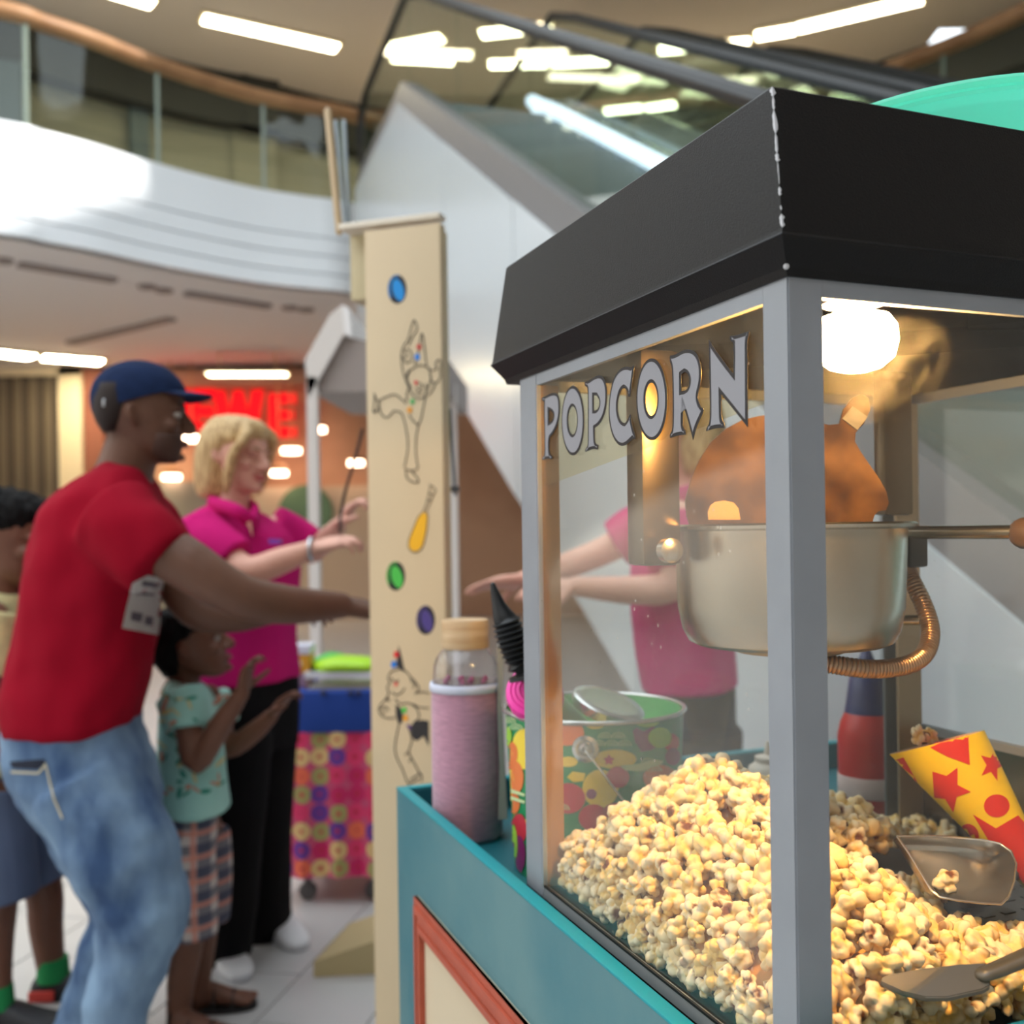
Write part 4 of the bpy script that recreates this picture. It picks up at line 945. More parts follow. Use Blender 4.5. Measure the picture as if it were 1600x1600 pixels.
bbox('side_return', BW-.012, BW, .03, .042, .0, btop-.012, M_BOOTH2)
zb1, zb0 = at(535, 365, 2.3).z, at(535, 470, 2.3).z
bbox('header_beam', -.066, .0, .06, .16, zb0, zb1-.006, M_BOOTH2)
bbox('top_cap', -.066, BW-.004, .006, .045, zb1-.006, zb1+.006, mat('cap_white', (226, 216, 200), .5)); bbox('top_cap', -.066, .03, .045, .16, zb1-.006, zb1+.006, mat('cap_white'))
bbox('inner_post', -.022, -.002, .05, .075, .6, zb0 - .0, mat('dark_post', (38, 32, 38), .5), .001)
bbox('inner_post', -.058, -.02, .13, .15, at(550, 560, 2.35).z, zb0, mat('shade_taupe', (122, 110, 100), .6), .001)  # grey block added as the shadowy area under the header beam
bbox('blue_curtain', -.018, .02, .08, .10, .7, at(570, 745, 2.3).z, mat('curtain_blue', (52, 62, 120), .8))
def stick(name, a, b, r, m):
    bm = NB(); tube(bm, [a, b], r, 10); return obj(name, bm, m, booth, 60, True)
stick('pole', at(512, 174, 2.42), at(530, 362, 2.36), .0085, mat('pole_cream', (186, 160, 124), .5))
stick('pole', at(524, 190, 2.46), at(541, 356, 2.40), .0045, mat('pole_grey', (140, 150, 156), .4))
stick('pole', at(538, 190, 2.46), at(546, 356, 2.40), .005, mat('pole_grey'))
f0 = at_z(490, 1527, 0); f1 = at_z(596, 1522, 0); 
bm = NB(); prism(bm, [V((f0.x, f0.y, .0)), V((f1.x, f1.y, 0)), V((f1.x, f1.y, .105)), V((f0.x, f0.y, .045))], V((.06, .30, 0))); obj('foot', bm, mat('foot_tan', (186, 166, 122), .6), booth, 30, True)
# painted figures: thin raised paint on the board
def on_board(cx, cy, oy, w=-.0008): return at_plane(470 + cx/3.2, oy + cy/3.2, bp(0, w, 1), bn)
bm = NB()
def stroke(pts, oy, k=5, r=.0013):
    tube(bm, [on_board(x, y, oy) for x, y in pts], r, 6, k=k, caps='flat')
clown1 = [[(540,760),(520,800),(505,740),(503,680),(515,640),(535,610),(548,560),(566,512),(580,540),(578,565),(555,600),(540,640)], [(505,690),(525,725),(550,715),(556,690),(545,665),(525,655)], [(515,660),(530,690),(522,700)],
 [(568,735),(585,680),(605,578),(618,650),(628,740)], [(570,745),(600,738),(635,750),(650,765)], [(570,750),(545,765),(533,800),(538,830),(555,850)], [(640,760),(650,800),(640,840),(622,870)], [(655,765),(680,755),(672,730),(690,710),(702,735),(695,770),(700,790),(680,825),(655,820),(645,790)],
 [(545,855),(560,890),(590,905),(615,895),(628,865),(622,830)], [(575,850),(595,860),(608,840),(592,825)], [(570,870),(590,882),(606,868)], [(635,890),(660,860),(672,825)], [(540,850),(530,880),(528,920)],
 [(525,930),(500,905),(470,885),(430,895),(390,915)], [(390,925),(398,975),(430,1000),(465,965)], [(465,965),(500,975),(515,1010),(530,1080),(535,1150),(525,1210),(515,1250)], [(365,878),(375,905),(388,920),(385,960),(362,972),(378,975)], [(368,885),(366,940),(360,970)],
 [(625,890),(612,950),(600,1010),(585,1040)], [(540,985),(565,1020),(585,1040),(576,1100),(574,1170),(580,1220),(585,1250),(560,1265),(520,1258)], [(525,1265),(530,1300),(555,1320),(588,1322),(580,1300),(556,1270)], [(520,800),(530,830),(545,850)]]
for s_ in clown1: stroke(s_, 340)
clown2 = [[(470,790),(450,800),(435,830),(445,850),(430,880),(440,905),(425,935),(445,945)], [(475,790),(510,785),(545,820),(555,850),(580,860),(590,885),(570,910)], [(555,830),(575,855),(560,880)], [(450,830),(470,850),(490,840)], [(455,900),(475,915),(500,905),(520,880)], [(575,905),(610,900),(640,905)], [(560,960),(590,975),(640,980)],
 [(440,930),(415,945),(390,980),(400,1015),(430,1030),(470,1030)], [(395,985),(420,975),(440,990)], [(405,1005),(425,1000)], [(470,935),(500,960),(540,955),(580,985),(590,1030),(560,1055)], [(490,1060),(470,1170),(480,1230),(505,1280),(530,1345),(545,1362)], [(540,1080),(555,1140),(540,1200),(565,1250),(590,1300),(605,1320)], [(535,1200),(520,1215)], [(555,1230),(540,1250)], [(545,1340),(575,1320),(600,1310),(605,1350)], [(545,1360),(570,1345),(590,1335)]]
for s_ in clown2: stroke(s_, 800)
stroke([(640,1335),(660,1345),(675,1365),(660,1390),(650,1420),(625,1470)], 340, r=.0009); stroke([(650,1340),(640,1375),(630,1420),(612,1470)], 340, r=.0009); stroke([(640,1380),(662,1388)], 340); stroke([(632,1410),(652,1416)], 340)
for r_ in (stroke,): 
    stroke([(612,1470),(585,1500),(556,1570),(540,1610),(538,1650),(560,1672),(590,1668),(612,1640),(630,1560),(635,1490),(625,1470)], 340, r=.0009)
o = obj('painted_outline', bm, M_INK, booth, 60, True); o['kind'] = 'stuff'
def blob(name, pts, oy, rgb, depth=.0012):
    bm = NB(); prism(bm, [on_board(x, y, oy, 0) for x, y in pts], bn * -depth); obj(name, bm, mat('paint_%d_%d_%d' % rgb, rgb, .5), booth, None, True)
def eb(cx, cy, rx, ry, rot=0): return circle_px(cx, cy, rx, ry, 24, rot)
def ball_paint(cx, cy, oy, rgb, dark):
    blob('painted_ball', eb(cx, cy, 47, 73), oy, dark, .0006); 
    blob('ball_patch', eb(cx+6, cy+4, 27, 56, -14), oy, rgb, .0011)
    p = [(cx + 44*math.cos(R(t)), cy + 70*math.sin(R(t))) for t in range(135, 290, 12)] + [(cx + 32*math.cos(R(t)) - 4, cy + 62*math.sin(R(t)) - 2) for t in range(290, 134, -12)]
    blob('ball_patch', p, oy, rgb, .0011)
ball_paint(482, 358, 340, (0, 138, 214), (12, 22, 40)); ball_paint(475, 320, 800, (72, 186, 72), (16, 26, 16)); ball_paint(625, 540, 800, (72, 56, 128), (26, 18, 40))
blob('painted_pin', [(612,1474),(588,1502),(560,1570),(543,1612),(542,1648),(562,1668),(588,1664),(609,1638),(627,1560),(632,1492),(623,1474)], 340, (236, 176, 20))
for (cx, cy, oy, rgb, r) in ((592, 646, 340, (200, 30, 40), 11), (583, 697, 340, (40, 130, 220), 13), (577, 825, 340, (200, 40, 50), 9), (559, 920, 340, (60, 170, 90), 11), (545, 962, 340, (230, 150, 30), 12),
                             (478, 712, 800, (214, 36, 36), 13), (466, 762, 800, (30, 120, 210), 14), (476, 860, 800, (220, 90, 80), 9), (517, 990, 800, (70, 190, 70), 12), (524, 1030, 800, (236, 160, 30), 12)):
    blob('paint_spot', eb(cx, cy, r, r*1.25), oy, rgb, .0019)
blob('paint_black', [(490,670),(505,730),(520,800),(495,785),(478,770),(484,715)], 800, (36, 32, 34), .0010)
blob('paint_black', [(475,960),(500,980),(512,1020),(505,1055),(490,1060),(476,1020)], 800, (36, 32, 34), .0010)
blob('paint_black', [(545,1075),(575,1045),(610,1040),(640,1045),(640,1170),(615,1120),(580,1145),(560,1130)], 800, (36, 32, 34), .0010)
blob('paint_black', [(528,1065),(545,1062),(555,1085),(542,1090)], 800, (90, 50, 120), .0012)

# white stand behind the booth: post and sloping roof
st = thing('market_stand', 'white market stand with sloping canopy and slim post behind the clown board', 'stand', at_z(486, 1180, 0))
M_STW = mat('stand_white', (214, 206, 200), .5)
a, b = at(480, 605, 4.6), at(496, 605, 4.6)
bm = NB(); box(bm, a.x, b.x, 4.58, 4.64, 0, at(486, 590, 4.6).z); obj('post', bm, M_STW, st, None, True)
bm = NB(); prism(bm, [at(x, y, 4.58) for x, y in ((476, 562), (515, 492), (534, 476), (538, 520), (500, 588), (482, 622))], V((0, .03, 0))); obj('canopy_front', bm, M_STW, st, None, True)
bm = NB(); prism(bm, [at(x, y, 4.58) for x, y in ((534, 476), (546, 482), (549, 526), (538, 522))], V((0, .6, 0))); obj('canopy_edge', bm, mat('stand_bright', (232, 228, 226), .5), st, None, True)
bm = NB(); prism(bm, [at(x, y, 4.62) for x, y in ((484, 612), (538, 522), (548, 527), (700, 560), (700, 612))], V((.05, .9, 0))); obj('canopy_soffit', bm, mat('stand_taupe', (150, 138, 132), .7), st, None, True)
a, b = at(700, 1000, 4.6), at(712, 1000, 4.6); bm = NB(); box(bm, a.x, b.x, 4.9, 4.96, 0, at(700, 600, 4.9).z); obj('post', bm, M_STW, st, None, True)
# rope and strap
bm = NB(); tube(bm, [at(566, 672, 2.55), at(556, 712, 2.56), at(541, 762, 2.58), at(533, 800, 2.60), at(531, 830, 2.6)], .004, 8, k=4); o = obj('rope', bm, mat('rope_dark', (70, 60, 56), .8), booth, 60, True)
bm = NB(); tube(bm, [at(703, 640, 2.28), at(706, 690, 2.28), at(709, 740, 2.27), at(711, 772, 2.27)], .0035, 8, k=3); obj('cord', bm, mat('cord_slate', (78, 86, 100), .6), booth, 60, True)
bm = NB(); c = at(711, 764, 2.27); box(bm, c.x-.012, c.x+.010, c.y-.01, c.y+.01, c.z-.006, c.z+.006, bevel=.002); obj('cord_clip', bm, mat('cord_slate'), booth, None, True)
bm = NB(); c = at(724, 968, 2.9); box(bm, c.x-.03, c.x+.03, 2.88, 2.93, c.z-.018, c.z+.022, bevel=.005); 

bm.free()
# patterned trolley
TY = 3.62; tl0, tl1 = at(438, 1080, TY), at(612, 1080, TY); zt0 = tl0.z
tr = thing('toy_trolley', 'trolley wrapped in pink flower cloth with a blue top band', 'trolley', V(((tl0.x+tl1.x)/2, TY + .25, 0)))
fm = bpy.data.materials.new('flower_cloth'); fm.use_nodes = True; nt = fm.node_tree; b = nt.nodes['Principled BSDF']; b.inputs['Roughness'].default_value = .85
tc = nt.nodes.new('ShaderNodeTexCoord'); mp = nt.nodes.new('ShaderNodeMapping'); mp.inputs['Scale'].default_value = (15.5, .001, 15.5); nt.links.new(tc.outputs['Object'], mp.inputs[0])
vo = nt.nodes.new('ShaderNodeTexVoronoi'); vo.inputs['Scale'].default_value = 1; vo.inputs['Randomness'].default_value = .12; vo.voronoi_dimensions = '3D'; nt.links.new(mp.outputs[0], vo.inputs['Vector'])
r1 = nt.nodes.new('ShaderNodeValToRGB'); r1.color_ramp.interpolation = 'CONSTANT'; els = r1.color_ramp.elements
els[0].color = (*lin((226, 60, 110)), 1); els[1].position = .25; els[1].color = (*lin((110, 60, 150)), 1)
for p_, c_ in ((.45, (226, 190, 130)), (.6, (236, 110, 80)), (.75, (206, 40, 100)), (.88, (170, 160, 100))): e = els.new(p_); e.color = (*lin(c_), 1)
sx_ = nt.nodes.new('ShaderNodeSeparateColor'); nt.links.new(vo.outputs['Color'], sx_.inputs[0]); nt.links.new(sx_.outputs[0], r1.inputs[0])
r2 = nt.nodes.new('ShaderNodeValToRGB'); r2.color_ramp.interpolation = 'CONSTANT'; e2_ = r2.color_ramp.elements; e2_[0].color = (0, 0, 0, 1); e2_[1].position = .50; e2_[1].color = (1, 1, 1, 1); nt.links.new(vo.outputs['Distance'], r2.inputs[0])
mx = nt.nodes.new('ShaderNodeMix'); mx.data_type = 'RGBA'; mx.inputs['B'].default_value = (*lin((206, 84, 120)), 1); nt.links.new(r2.outputs[0], mx.inputs['Factor']); nt.links.new(r1.outputs[0], mx.inputs['A'])
r3 = nt.nodes.new('ShaderNodeValToRGB'); r3.color_ramp.interpolation = 'CONSTANT'; e3 = r3.color_ramp.elements; e3[0].color = (1, 1, 1, 1); e3[1].position = .13; e3[1].color = (0, 0, 0, 1); nt.links.new(vo.outputs['Distance'], r3.inputs[0])
mx2 = nt.nodes.new('ShaderNodeMix'); mx2.data_type = 'RGBA'; mx2.inputs['B'].default_value = (*lin((196, 40, 60)), 1); nt.links.new(r3.outputs[0], mx2.inputs['Factor']); nt.links.new(mx.outputs['Result'], mx2.inputs['A']); nt.links.new(mx2.outputs['Result'], b.inputs['Base Color'])
zc1 = at(440, 1145, TY).z
bm = NB(); n = 40; rings = []
for zz, sp in ((.10, 1.04), (.35, 1.02), (zc1+.02, 1.0)):
    ring = []
    for i in range(n):
        t = i/n*4; e = int(t); f_ = t - e; hx, hy = (tl1.x-tl0.x)/2*sp, .26*sp
        P = [(-hx, -hy), (hx, -hy), (hx, hy), (-hx, hy)]; p, q = P[e], P[(e+1) % 4]; w = .012*math.sin(i*2.1)*(1.4 - zz)
        ring.append(bm.verts.new(((tl0.x+tl1.x)/2 + p[0] + (q[0]-p[0])*f_, TY + .25 + p[1] + (q[1]-p[1])*f_ + w, zz)))
    rings.append(ring)
for a, b2_ in zip(rings, rings[1:]):
    for i in range(n): bm.faces.new((a[i], a[(i+1) % n], b2_[(i+1) % n], b2_[i]))
bm.faces.new(rings[0][::-1]); bm.faces.new(rings[-1]); obj('cloth_skirt', bm, fm, tr, 40, True)
bm = NB(); box(bm, tl0.x, tl1.x, TY-.02, TY+.52, zc1, zt0, bevel=.012); obj('blue_band', bm, mat('band_blue', (16, 62, 150), .7), tr, 30, True)
for sx in (.2, .8):
    for yy in (TY+.05, TY+.46):
        bm = NB(); xx = tl0.x + (tl1.x-tl0.x)*sx; lathe(bm, [(.012, -.012), (.032, -.010), (.032, .010), (.012, .012)], (0, 0, 0), 16, Matrix.Rotation(R(90), 4, 'X')); box(bm, -.01, .01, -.014, .014, .0, .075)
        for v in bm.verts: v.co += V((xx, yy, .032))
        obj('caster', bm, mat('caster_grey', (90, 88, 88), .5), tr, 40, True)
for px in (505, 548, 560):
    c = at(px, 1083, TY-.03); bm = NB(); ball(bm, c, .011, .006, .011, 10); obj('snap', bm, mat('snap_dark', (30, 32, 60), .4), tr, 0, True)
# wire tray, toys, box on the trolley
w0, w1 = at(474, 1062, TY), at(606, 1062, TY); wy0, wy1 = TY+.02, TY+.42
wt = thing('wire_tray', 'white wire tray standing on the flower-cloth trolley', 'tray', V(((w0.x+w1.x)/2, TY+.2, zt0)))
ztop = at(480, 1052, TY).z
bm = NB(); box(bm, w0.x, w1.x, wy0, wy0+.012, ztop-.022, ztop); box(bm, w0.x, w1.x, wy1-.012, wy1, ztop-.022, ztop); box(bm, w0.x, w0.x+.012, wy0+.012, wy1-.012, ztop-.022, ztop); box(bm, w1.x-.012, w1.x, wy0+.012, wy1-.012, ztop-.022, ztop); obj('rim', bm, mat('tray_white', (222, 224, 228), .4), wt, None, True)
bm = NB(); box(bm, w0.x+.012, w1.x-.012, wy0+.012, wy1-.012, zt0, zt0+.008); obj('bottom', bm, mat('tray_white'), wt, None, True)
bm = NB()
for i in range(15): xx = w0.x + (w1.x-w0.x)*(i+.5)/15; box(bm, xx-.002, xx+.002, wy0+.003, wy0+.008, zt0, ztop-.02)
o = obj('wires', bm, mat('wire_gold', (170, 140, 80), .5), wt, None, True); o['kind'] = 'stuff'
def pack(px0, px1, py0, py1, Y, d, rgb, name, label, cat, bev=.02, floor_z=None):
    a, b = at(px0, py1, Y), at(px1, py0, Y); bm = NB(); box(bm, a.x, b.x, Y, Y+d, a.z if floor_z is None else floor_z, b.z, bevel=bev)
    return tag(obj(name, bm, mat('pack_%d_%d_%d' % rgb, rgb, .45), smooth=40), label, cat)
tp = thing('toy_package', 'lime green toy pack lying across the white wire tray', 'toy', at(535, 1045, TY+.08))
bm = NB(); loft(bm, [(at(490, 1040, TY+.12), V((0, .03, 0)), V((0, 0, .012))), (at(512, 1038, TY+.12), V((0, .10, 0)), V((0, 0, .024))), (at(545, 1037, TY+.12), V((0, .11, 0)), V((0, 0, .026))), (at(585, 1039, TY+.12), V((0, .10, 0)), V((0, 0, .020))), (at(600, 1041, TY+.12), V((0, .03, 0)), V((0, 0, .010)))], 18, 3, 3); obj('bag', bm, mat('lime', (170, 222, 40), .4), tp, 0, True)
bm = NB(); loft(bm, [(at(492, 1033, TY+.26), V((0, .03, 0)), V((0, 0, .012))), (at(515, 1028, TY+.26), V((0, .08, 0)), V((0, 0, .02))), (at(548, 1030, TY+.26), V((0, .03, 0)), V((0, 0, .01)))], 18, 3, 3); obj('top_card', bm, mat('toy_green', (50, 190, 80), .4), tp, 0, True)
sbx = thing('snack_box', 'yellow and orange box with a white lid on the trolley beside the woman', 'box', at(465, 1072, TY+.08))
for nm, y0, y1, rgb, gx_ in (('carton', 1022, 1052, (222, 160, 50), 0), ('lid', 1008, 1023, (214, 216, 232), .004), ('base_band', 1052, 1078, (150, 120, 140), 0)):
    a, b = at(446, y1, TY+.06), at(483, y0, TY+.06); bm = NB(); box(bm, a.x-gx_, b.x+gx_, TY+.06-gx_, TY+.16+gx_, a.z, b.z, bevel=.003); obj(nm, bm, mat('sn_%s' % nm, rgb, .5), sbx, 30, True)
bm = NB(); c = at(464, 1037, TY+.058); lathe(bm, [(.018, 0), (.018, .003)], (0, 0, 0), 16, Matrix.Rotation(R(90), 4, 'X')); 
for v in bm.verts: v.co += c
obj('label_spot', bm, mat('sn_spot', (240, 230, 180), .5), sbx, None, True)

# ================================================================== PEOPLE
UP = V((0, 0, 1))
class Head:
    """a head in its own axes: x forward, y left, z up, one unit = its height"""
    SEC = [(.50, .06, -.12, .07), (.475, .20, -.26, .18), (.42, .30, -.37, .265), (.33, .375, -.44, .325), (.20, .425, -.47, .352), (.10, .43, -.475, .355), (.02, .405, -.465, .35), (-.06, .405, -.44, .338),
           (-.15, .41, -.395, .315), (-.23, .405, -.31, .292), (-.30, .405, -.22, .272), (-.37, .39, -.12, .24), (-.43, .385, -.01, .20), (-.475, .36, .10, .15), (-.50, .30, .18, .09)]
    def __init__(self, c, f, H, pitch=0, roll=0):
        f = V(f).normalized(); l = UP.cross(f).normalized(); u = UP
        q = Matrix.Rotation(-R(pitch), 3, l); f, u = q @ f, q @ u
        if roll: q = Matrix.Rotation(R(roll), 3, f); l, u = q @ l, q @ u
        self.c, self.f, self.l, self.u, self.H = V(c), f, l, u, H
        self.M3 = Matrix((f, l, u)).transposed()
    def p(self, x, y, z): return self.c + (self.f*x + self.l*y + self.u*z)*self.H
    def ball(self, bm, x, y, z, rx, ry, rz, seg=14): ball(bm, self.p(x, y, z), rx*self.H, ry*self.H, rz*self.H, seg, self.M3)
    def skull(self, bm, ears=True):
        H = self.H
        loft(bm, [(self.p((a+b)/2, 0, z), self.f*((a-b)/2*H), self.l*(w*H)) for z, a, b, w in self.SEC], 32, 2.15, 2)
        tube(bm, [self.p(.415, 0, .06), self.p(.455, 0, -.02), self.p(.515, 0, -.115), self.p(.485, 0, -.155)], [.035*H, .045*H, .058*H, .045*H], 12, 4)
        for s in (1, -1):
            self.ball(bm, .455, .06*s, -.145, .05, .04, .035, 10)
            self.ball(bm, .365, .15*s, .085, .07, .12, .035, 12)                 # brow ridge
            self.ball(bm, .30, .20*s, -.10, .10, .09, .075, 12)                   # cheek bone
            if ears:
                tube(bm, [self.p(-.045, .335*s, .06), self.p(-.085, .385*s, .055), self.p(-.10, .395*s, -.02), self.p(-.06, .37*s, -.09), self.p(-.03, .335*s, -.12)], [.028*H, .034*H, .034*H, .03*H, .022*H], 8, 3)
                self.ball(bm, -.06, .35*s, -.02, .05, .025, .08, 10)
        self.ball(bm, .40, 0, -.43, .055, .09, .05, 12)
        self.ball(bm, .405, 0, -.285, .045, .11, .05, 12)
    def features(self, parent, skin_lip, brow, iris=(40, 26, 18), lids=None, smile=.02):
        H = self.H
        for s in (1, -1):
            bm = NB(); self.ball(bm, .355, .15*s, .012, .058, .062, .036 if not lids else .02, 12); e = obj('eye', bm, mat('eye_white', (188, 180, 170), .35) if not lids else mat(*lids), parent, 0, True)
            if not lids:
                bm = NB(); self.ball(bm, .392, .152*s, .012, .024, .028, .030, 10); obj('iris', bm, mat('iris_%d' % iris[0], iris, .2), e, 0, True)
            bm = NB(); tube(bm, [self.p(.425, .06*s, .085), self.p(.42, .14*s, .115), self.p(.36, .235*s, .095)], [.012*H, .018*H, .008*H], 8, 4); obj('eyebrow', bm, mat('brow_%d' % brow[0], brow, .9), parent, 0, True)
        bm = NB()
        for z, r in ((-.262, .020), (-.300, .024)): tube(bm, [self.p(.385, .125, z + smile), self.p(.44, .06, z), self.p(.455, 0, z - .004), self.p(.44, -.06, z), self.p(.385, -.125, z + smile)], [.006*H, r*.9*H, r*H, r*.9*H, .006*H], 8, 4)
        obj('lips', bm, mat('lips_%d' % skin_lip[0], skin_lip, .45), parent, 0, True)
def hand(bm, wrist, d, pn, side, L=.18, curl=.5, spread=.10, thumb=.6):
    """palm, four unequal bent fingers, and a thumb leaving the side of the palm; d along the hand, pn out of the palm, side towards the thumb"""
    d = V(d).normalized(); pn = (V(pn) - d*V(pn).dot(d)).normalized(); side = (V(side) - d*V(side).dot(d) - pn*V(side).dot(pn)).normalized(); w = V(wrist)
    loft(bm, [(w - d*.02*L, side*.150*L, pn*.105*L), (w + d*.12*L, side*.19*L, pn*.10*L), (w + d*.32*L, side*.235*L, pn*.095*L), (w + d*.47*L, side*.235*L, pn*.075*L), (w + d*.53*L, side*.20*L, pn*.05*L)], 18, 2.6, 3)
    for k, (o, ln, r, ex) in enumerate(((.165, .40, .050, 0), (.055, .45, .052, .03), (-.055, .42, .050, .02), (-.16, .33, .044, -.03))):
        p = w + d*(.48+ex)*L + side*o*L; dr = (d + side*o*spread*6).normalized(); pts = [p - dr*.05*L, p]; c = curl*(1 + .12*k)
        for j, fr in enumerate((.45, .31, .24)):
            ang = c*(.55 + .45*j); axis = dr.cross(pn).normalized(); dr = (Matrix.Rotation(ang, 3, axis) @ dr).normalized(); p = p + dr*ln*fr*L; pts.append(p)
        tube(bm, pts, [r*L*1.05, r*L, r*L*.95, r*L*.9, r*L*.75], 10, 3)
    p = w + d*.10*L + side*.13*L; t1 = (d*.55 + side*.75 + pn*.35).normalized(); t2 = (d*(.9) + side*(.30) + pn*thumb).normalized()
    tube(bm, [p, p + t1*.20*L, p + t1*.30*L + t2*.14*L, p + t1*.32*L + t2*.28*L], [.085*L, .070*L, .058*L, .045*L], 10, 3)
def torso_secs(rows, Y, lat, yaw_back=0):
    o = []
    for (bx, by, fx, fy, hw) in rows:
        b, f = at(bx, by, Y), at(fx, fy, Y); o.append(((b+f)/2, (f-b)/2, lat*hw))
    return o
def shoe(bm, heel, d, L=.27, W=.048, h=.06):
    d = V((d[0], d[1], 0)).normalized(); s = UP.cross(d); z = UP; c = V((heel[0], heel[1], 0))
    loft(bm, [(c + d*t*L + z*(hh/2 + .002), s*w, z*(hh/2)) for t, w, hh in ((-.06, W*.5, h*.9), (0, W*.78, h*1.35), (.18, W*.85, h*1.5), (.38, W*.9, h*1.35), (.6, W*1.05, h*.95), (.82, W*1.02, h*.7), (.96, W*.7, h*.5), (1.0, W*.35, h*.3))], 18, 2.6, 2)
def skin(name, rgb): return mat(name, rgb, .5, spec=.4, noise_amt=.08, noise_scale=18)
def cloth(name, rgb, amt=.12, sc=6, bump=.35, bs=14, **k): return mat(name, rgb, .9, spec=.12, noise_amt=amt, noise_scale=sc, bump=bump, bump_scale=bs, **k)
def fold_noise(me, amp, sc, seed=0, stretch=(1, 1, .45)):
    """real creases: the cloth mesh is pushed in and out along its normals"""
    n = len(me.vertices); co = np.empty(n*3); no = np.empty(n*3); me.vertices.foreach_get('co', co); me.vertices.foreach_get('normal', no)
    co = co.reshape(-1, 3); no = no.reshape(-1, 3)
    dsp = np.array([noise.noise(V((p[0]*sc*stretch[0] + seed, p[1]*sc*stretch[1], p[2]*sc*stretch[2]))) + .5*noise.noise(V((p[0]*sc*2.1, p[1]*sc*2.1 + seed, p[2]*sc*2.1*stretch[2]))) for p in co])
    me.vertices.foreach_set('co', (co + no*(dsp*amp)[:, None]).ravel()); me.update(); return me

# ---------------- man in the red T-shirt
Ym = 2.42; f = V((.985, .17, 0)).normalized(); lat = UP.cross(f)
g = at(150, 1600, Ym); man = thing('person', 'man in navy cap, red T-shirt and faded jeans leaning forward with arm stretched out', 'person', (g.x, g.y, 0))
SKM = skin('skin_dark', (104, 70, 54))
hd_m = Head(at(222, 650, Ym), V((.97, .26, 0)), .222, -2)
bm = NB(); hd_m.skull(bm)
tube(bm, [at(186, 775, Ym), at(196, 735, Ym), at(210, 690, Ym)], [.082, .066, .062], 18, 3)
secs = [(176, 726, 222, 740, .055), (138, 754, 236, 770, .115), (95, 806, 245, 822, .165), (72, 880, 245, 880, .165), (58, 960, 228, 950, .155), (32, 1040, 222, 1040, .16), (18, 1120, 215, 1120, .165), (25, 1200, 228, 1195, .165), (55, 1260, 235, 1250, .14)]
loft(bm, torso_secs(secs, Ym, lat), 28, 2.3, 2)
rs_, re_, rw_ = at(176, 815, 2.26), at(368, 928, 2.24), at(532, 946, 2.40)
tube(bm, [rs_, at(270, 868, 2.22), re_, at(450, 945, 2.31), rw_], [.050, .058, .050, .045, .032], 16, 4)
hand(bm, rw_, at(600, 955, 2.48) - rw_, V((-.2, .3, -.9)), V((0, 1, .2)), .19, .35)
ls_, le_, lw_ = at(215, 800, 2.57), at(305, 952, 2.53), at(420, 958, 2.58)
tube(bm, [ls_, at(262, 880, 2.55), le_, at(365, 962, 2.55), lw_], [.06, .058, .048, .043, .03], 16, 4)
hand(bm, lw_, at(500, 950, 2.64) - lw_, V((0, -.4, -.9)), V((0, -1, .2)), .18, .4)
for pts, rr in (([at(140, 1230, 2.33), at(196, 1335, 2.31), at(232, 1425, 2.32), at(200, 1540, 2.32), at(166, 1668, 2.32)], [.085, .08, .06, .055, .04]), ([at(115, 1235, 2.54), at(165, 1335, 2.56), at(200, 1425, 2.58), at(158, 1530, 2.58), at(118, 1612, 2.58)], [.085, .078, .058, .052, .038])):
    tube(bm, pts, rr, 16, 4)
body_m = obj('body', fuse(bm, .0055, 5), SKM, man, None, True)
hd_m.features(man, (108, 66, 58), (24, 18, 16))
# stubble / short hair under the cap
bm = NB(); 
loft(bm, [(hd_m.p((a+b)/2 - .02, 0, z), hd_m.f*((a-b)/2*hd_m.H*1.0 - .004), hd_m.l*((w+.018)*hd_m.H)) for z, a, b, w in ((.3, .1, -.455, .325), (.15, .06, -.49, .352), (.02, -.02, -.485, .348), (-.10, -.10, -.45, .325), (-.2, -.18, -.38, .28))], 24, 2.2, 2); obj('hair', bm, mat('short_black_hair', (40, 30, 27), .9), man, 0, True)
bm = NB(); loft(bm, [(hd_m.p((a+b)/2, 0, z), hd_m.f*((a-b)/2*hd_m.H), hd_m.l*(w*hd_m.H)) for z, a, b, w in ((-.20, .418, .05, .300), (-.30, .417, .02, .282), (-.38, .402, .0, .25), (-.44, .398, .08, .208), (-.49, .35, .15, .14))], 24, 2.2, 2); obj('beard_shadow', bm, mat('beard_shadow', (76, 51, 41), .8), man, 0, True)
# cap
M_CAP = cloth('cap_navy', (28, 42, 74), .2, 40, .2, 60)
bm = NB(); r = bmesh.ops.create_uvsphere(bm, u_segments=32, v_segments=20, radius=1)
for v in r['verts']: v.co = V((v.co.x*.50 - .03, v.co.y*.395, v.co.z*.43 + .16))
bmesh.ops.bisect_plane(bm, geom=bm.verts[:] + bm.edges[:] + bm.faces[:], plane_co=(0, 0, .15), plane_no=(-.34, 0, 1), clear_inner=True)
bmesh.ops.holes_fill(bm, edges=[e for e in bm.edges if e.is_boundary])
for v in bm.verts: v.co = hd_m.p(*v.co)
cap = obj('cap', bm, M_CAP, man, 50, True)
bm = NB(); up_, lo_ = [], []
for t in np.linspace(-1, 1, 13):
    y = .33*t; xo = .40 + .32*math.sqrt(max(0, 1 - t*t*.96)); zz = .29 - .05*t*t
    up_.append((hd_m.p(.36*math.sqrt(1 - .55*t*t), y, zz), hd_m.p(xo, y, zz - .03)))
for i in range(12):
    (a, b), (c, d_) = up_[i], up_[i+1]; prism(bm, [a, b, d_, c], hd_m.u * -.004)
obj('cap_brim', bm, M_CAP, cap, None, True)
bm = NB(); hd_m.ball(bm, -.03, 0, .565, .035, .035, .02, 10); obj('cap_button', bm, M_CAP, cap, 0, True)
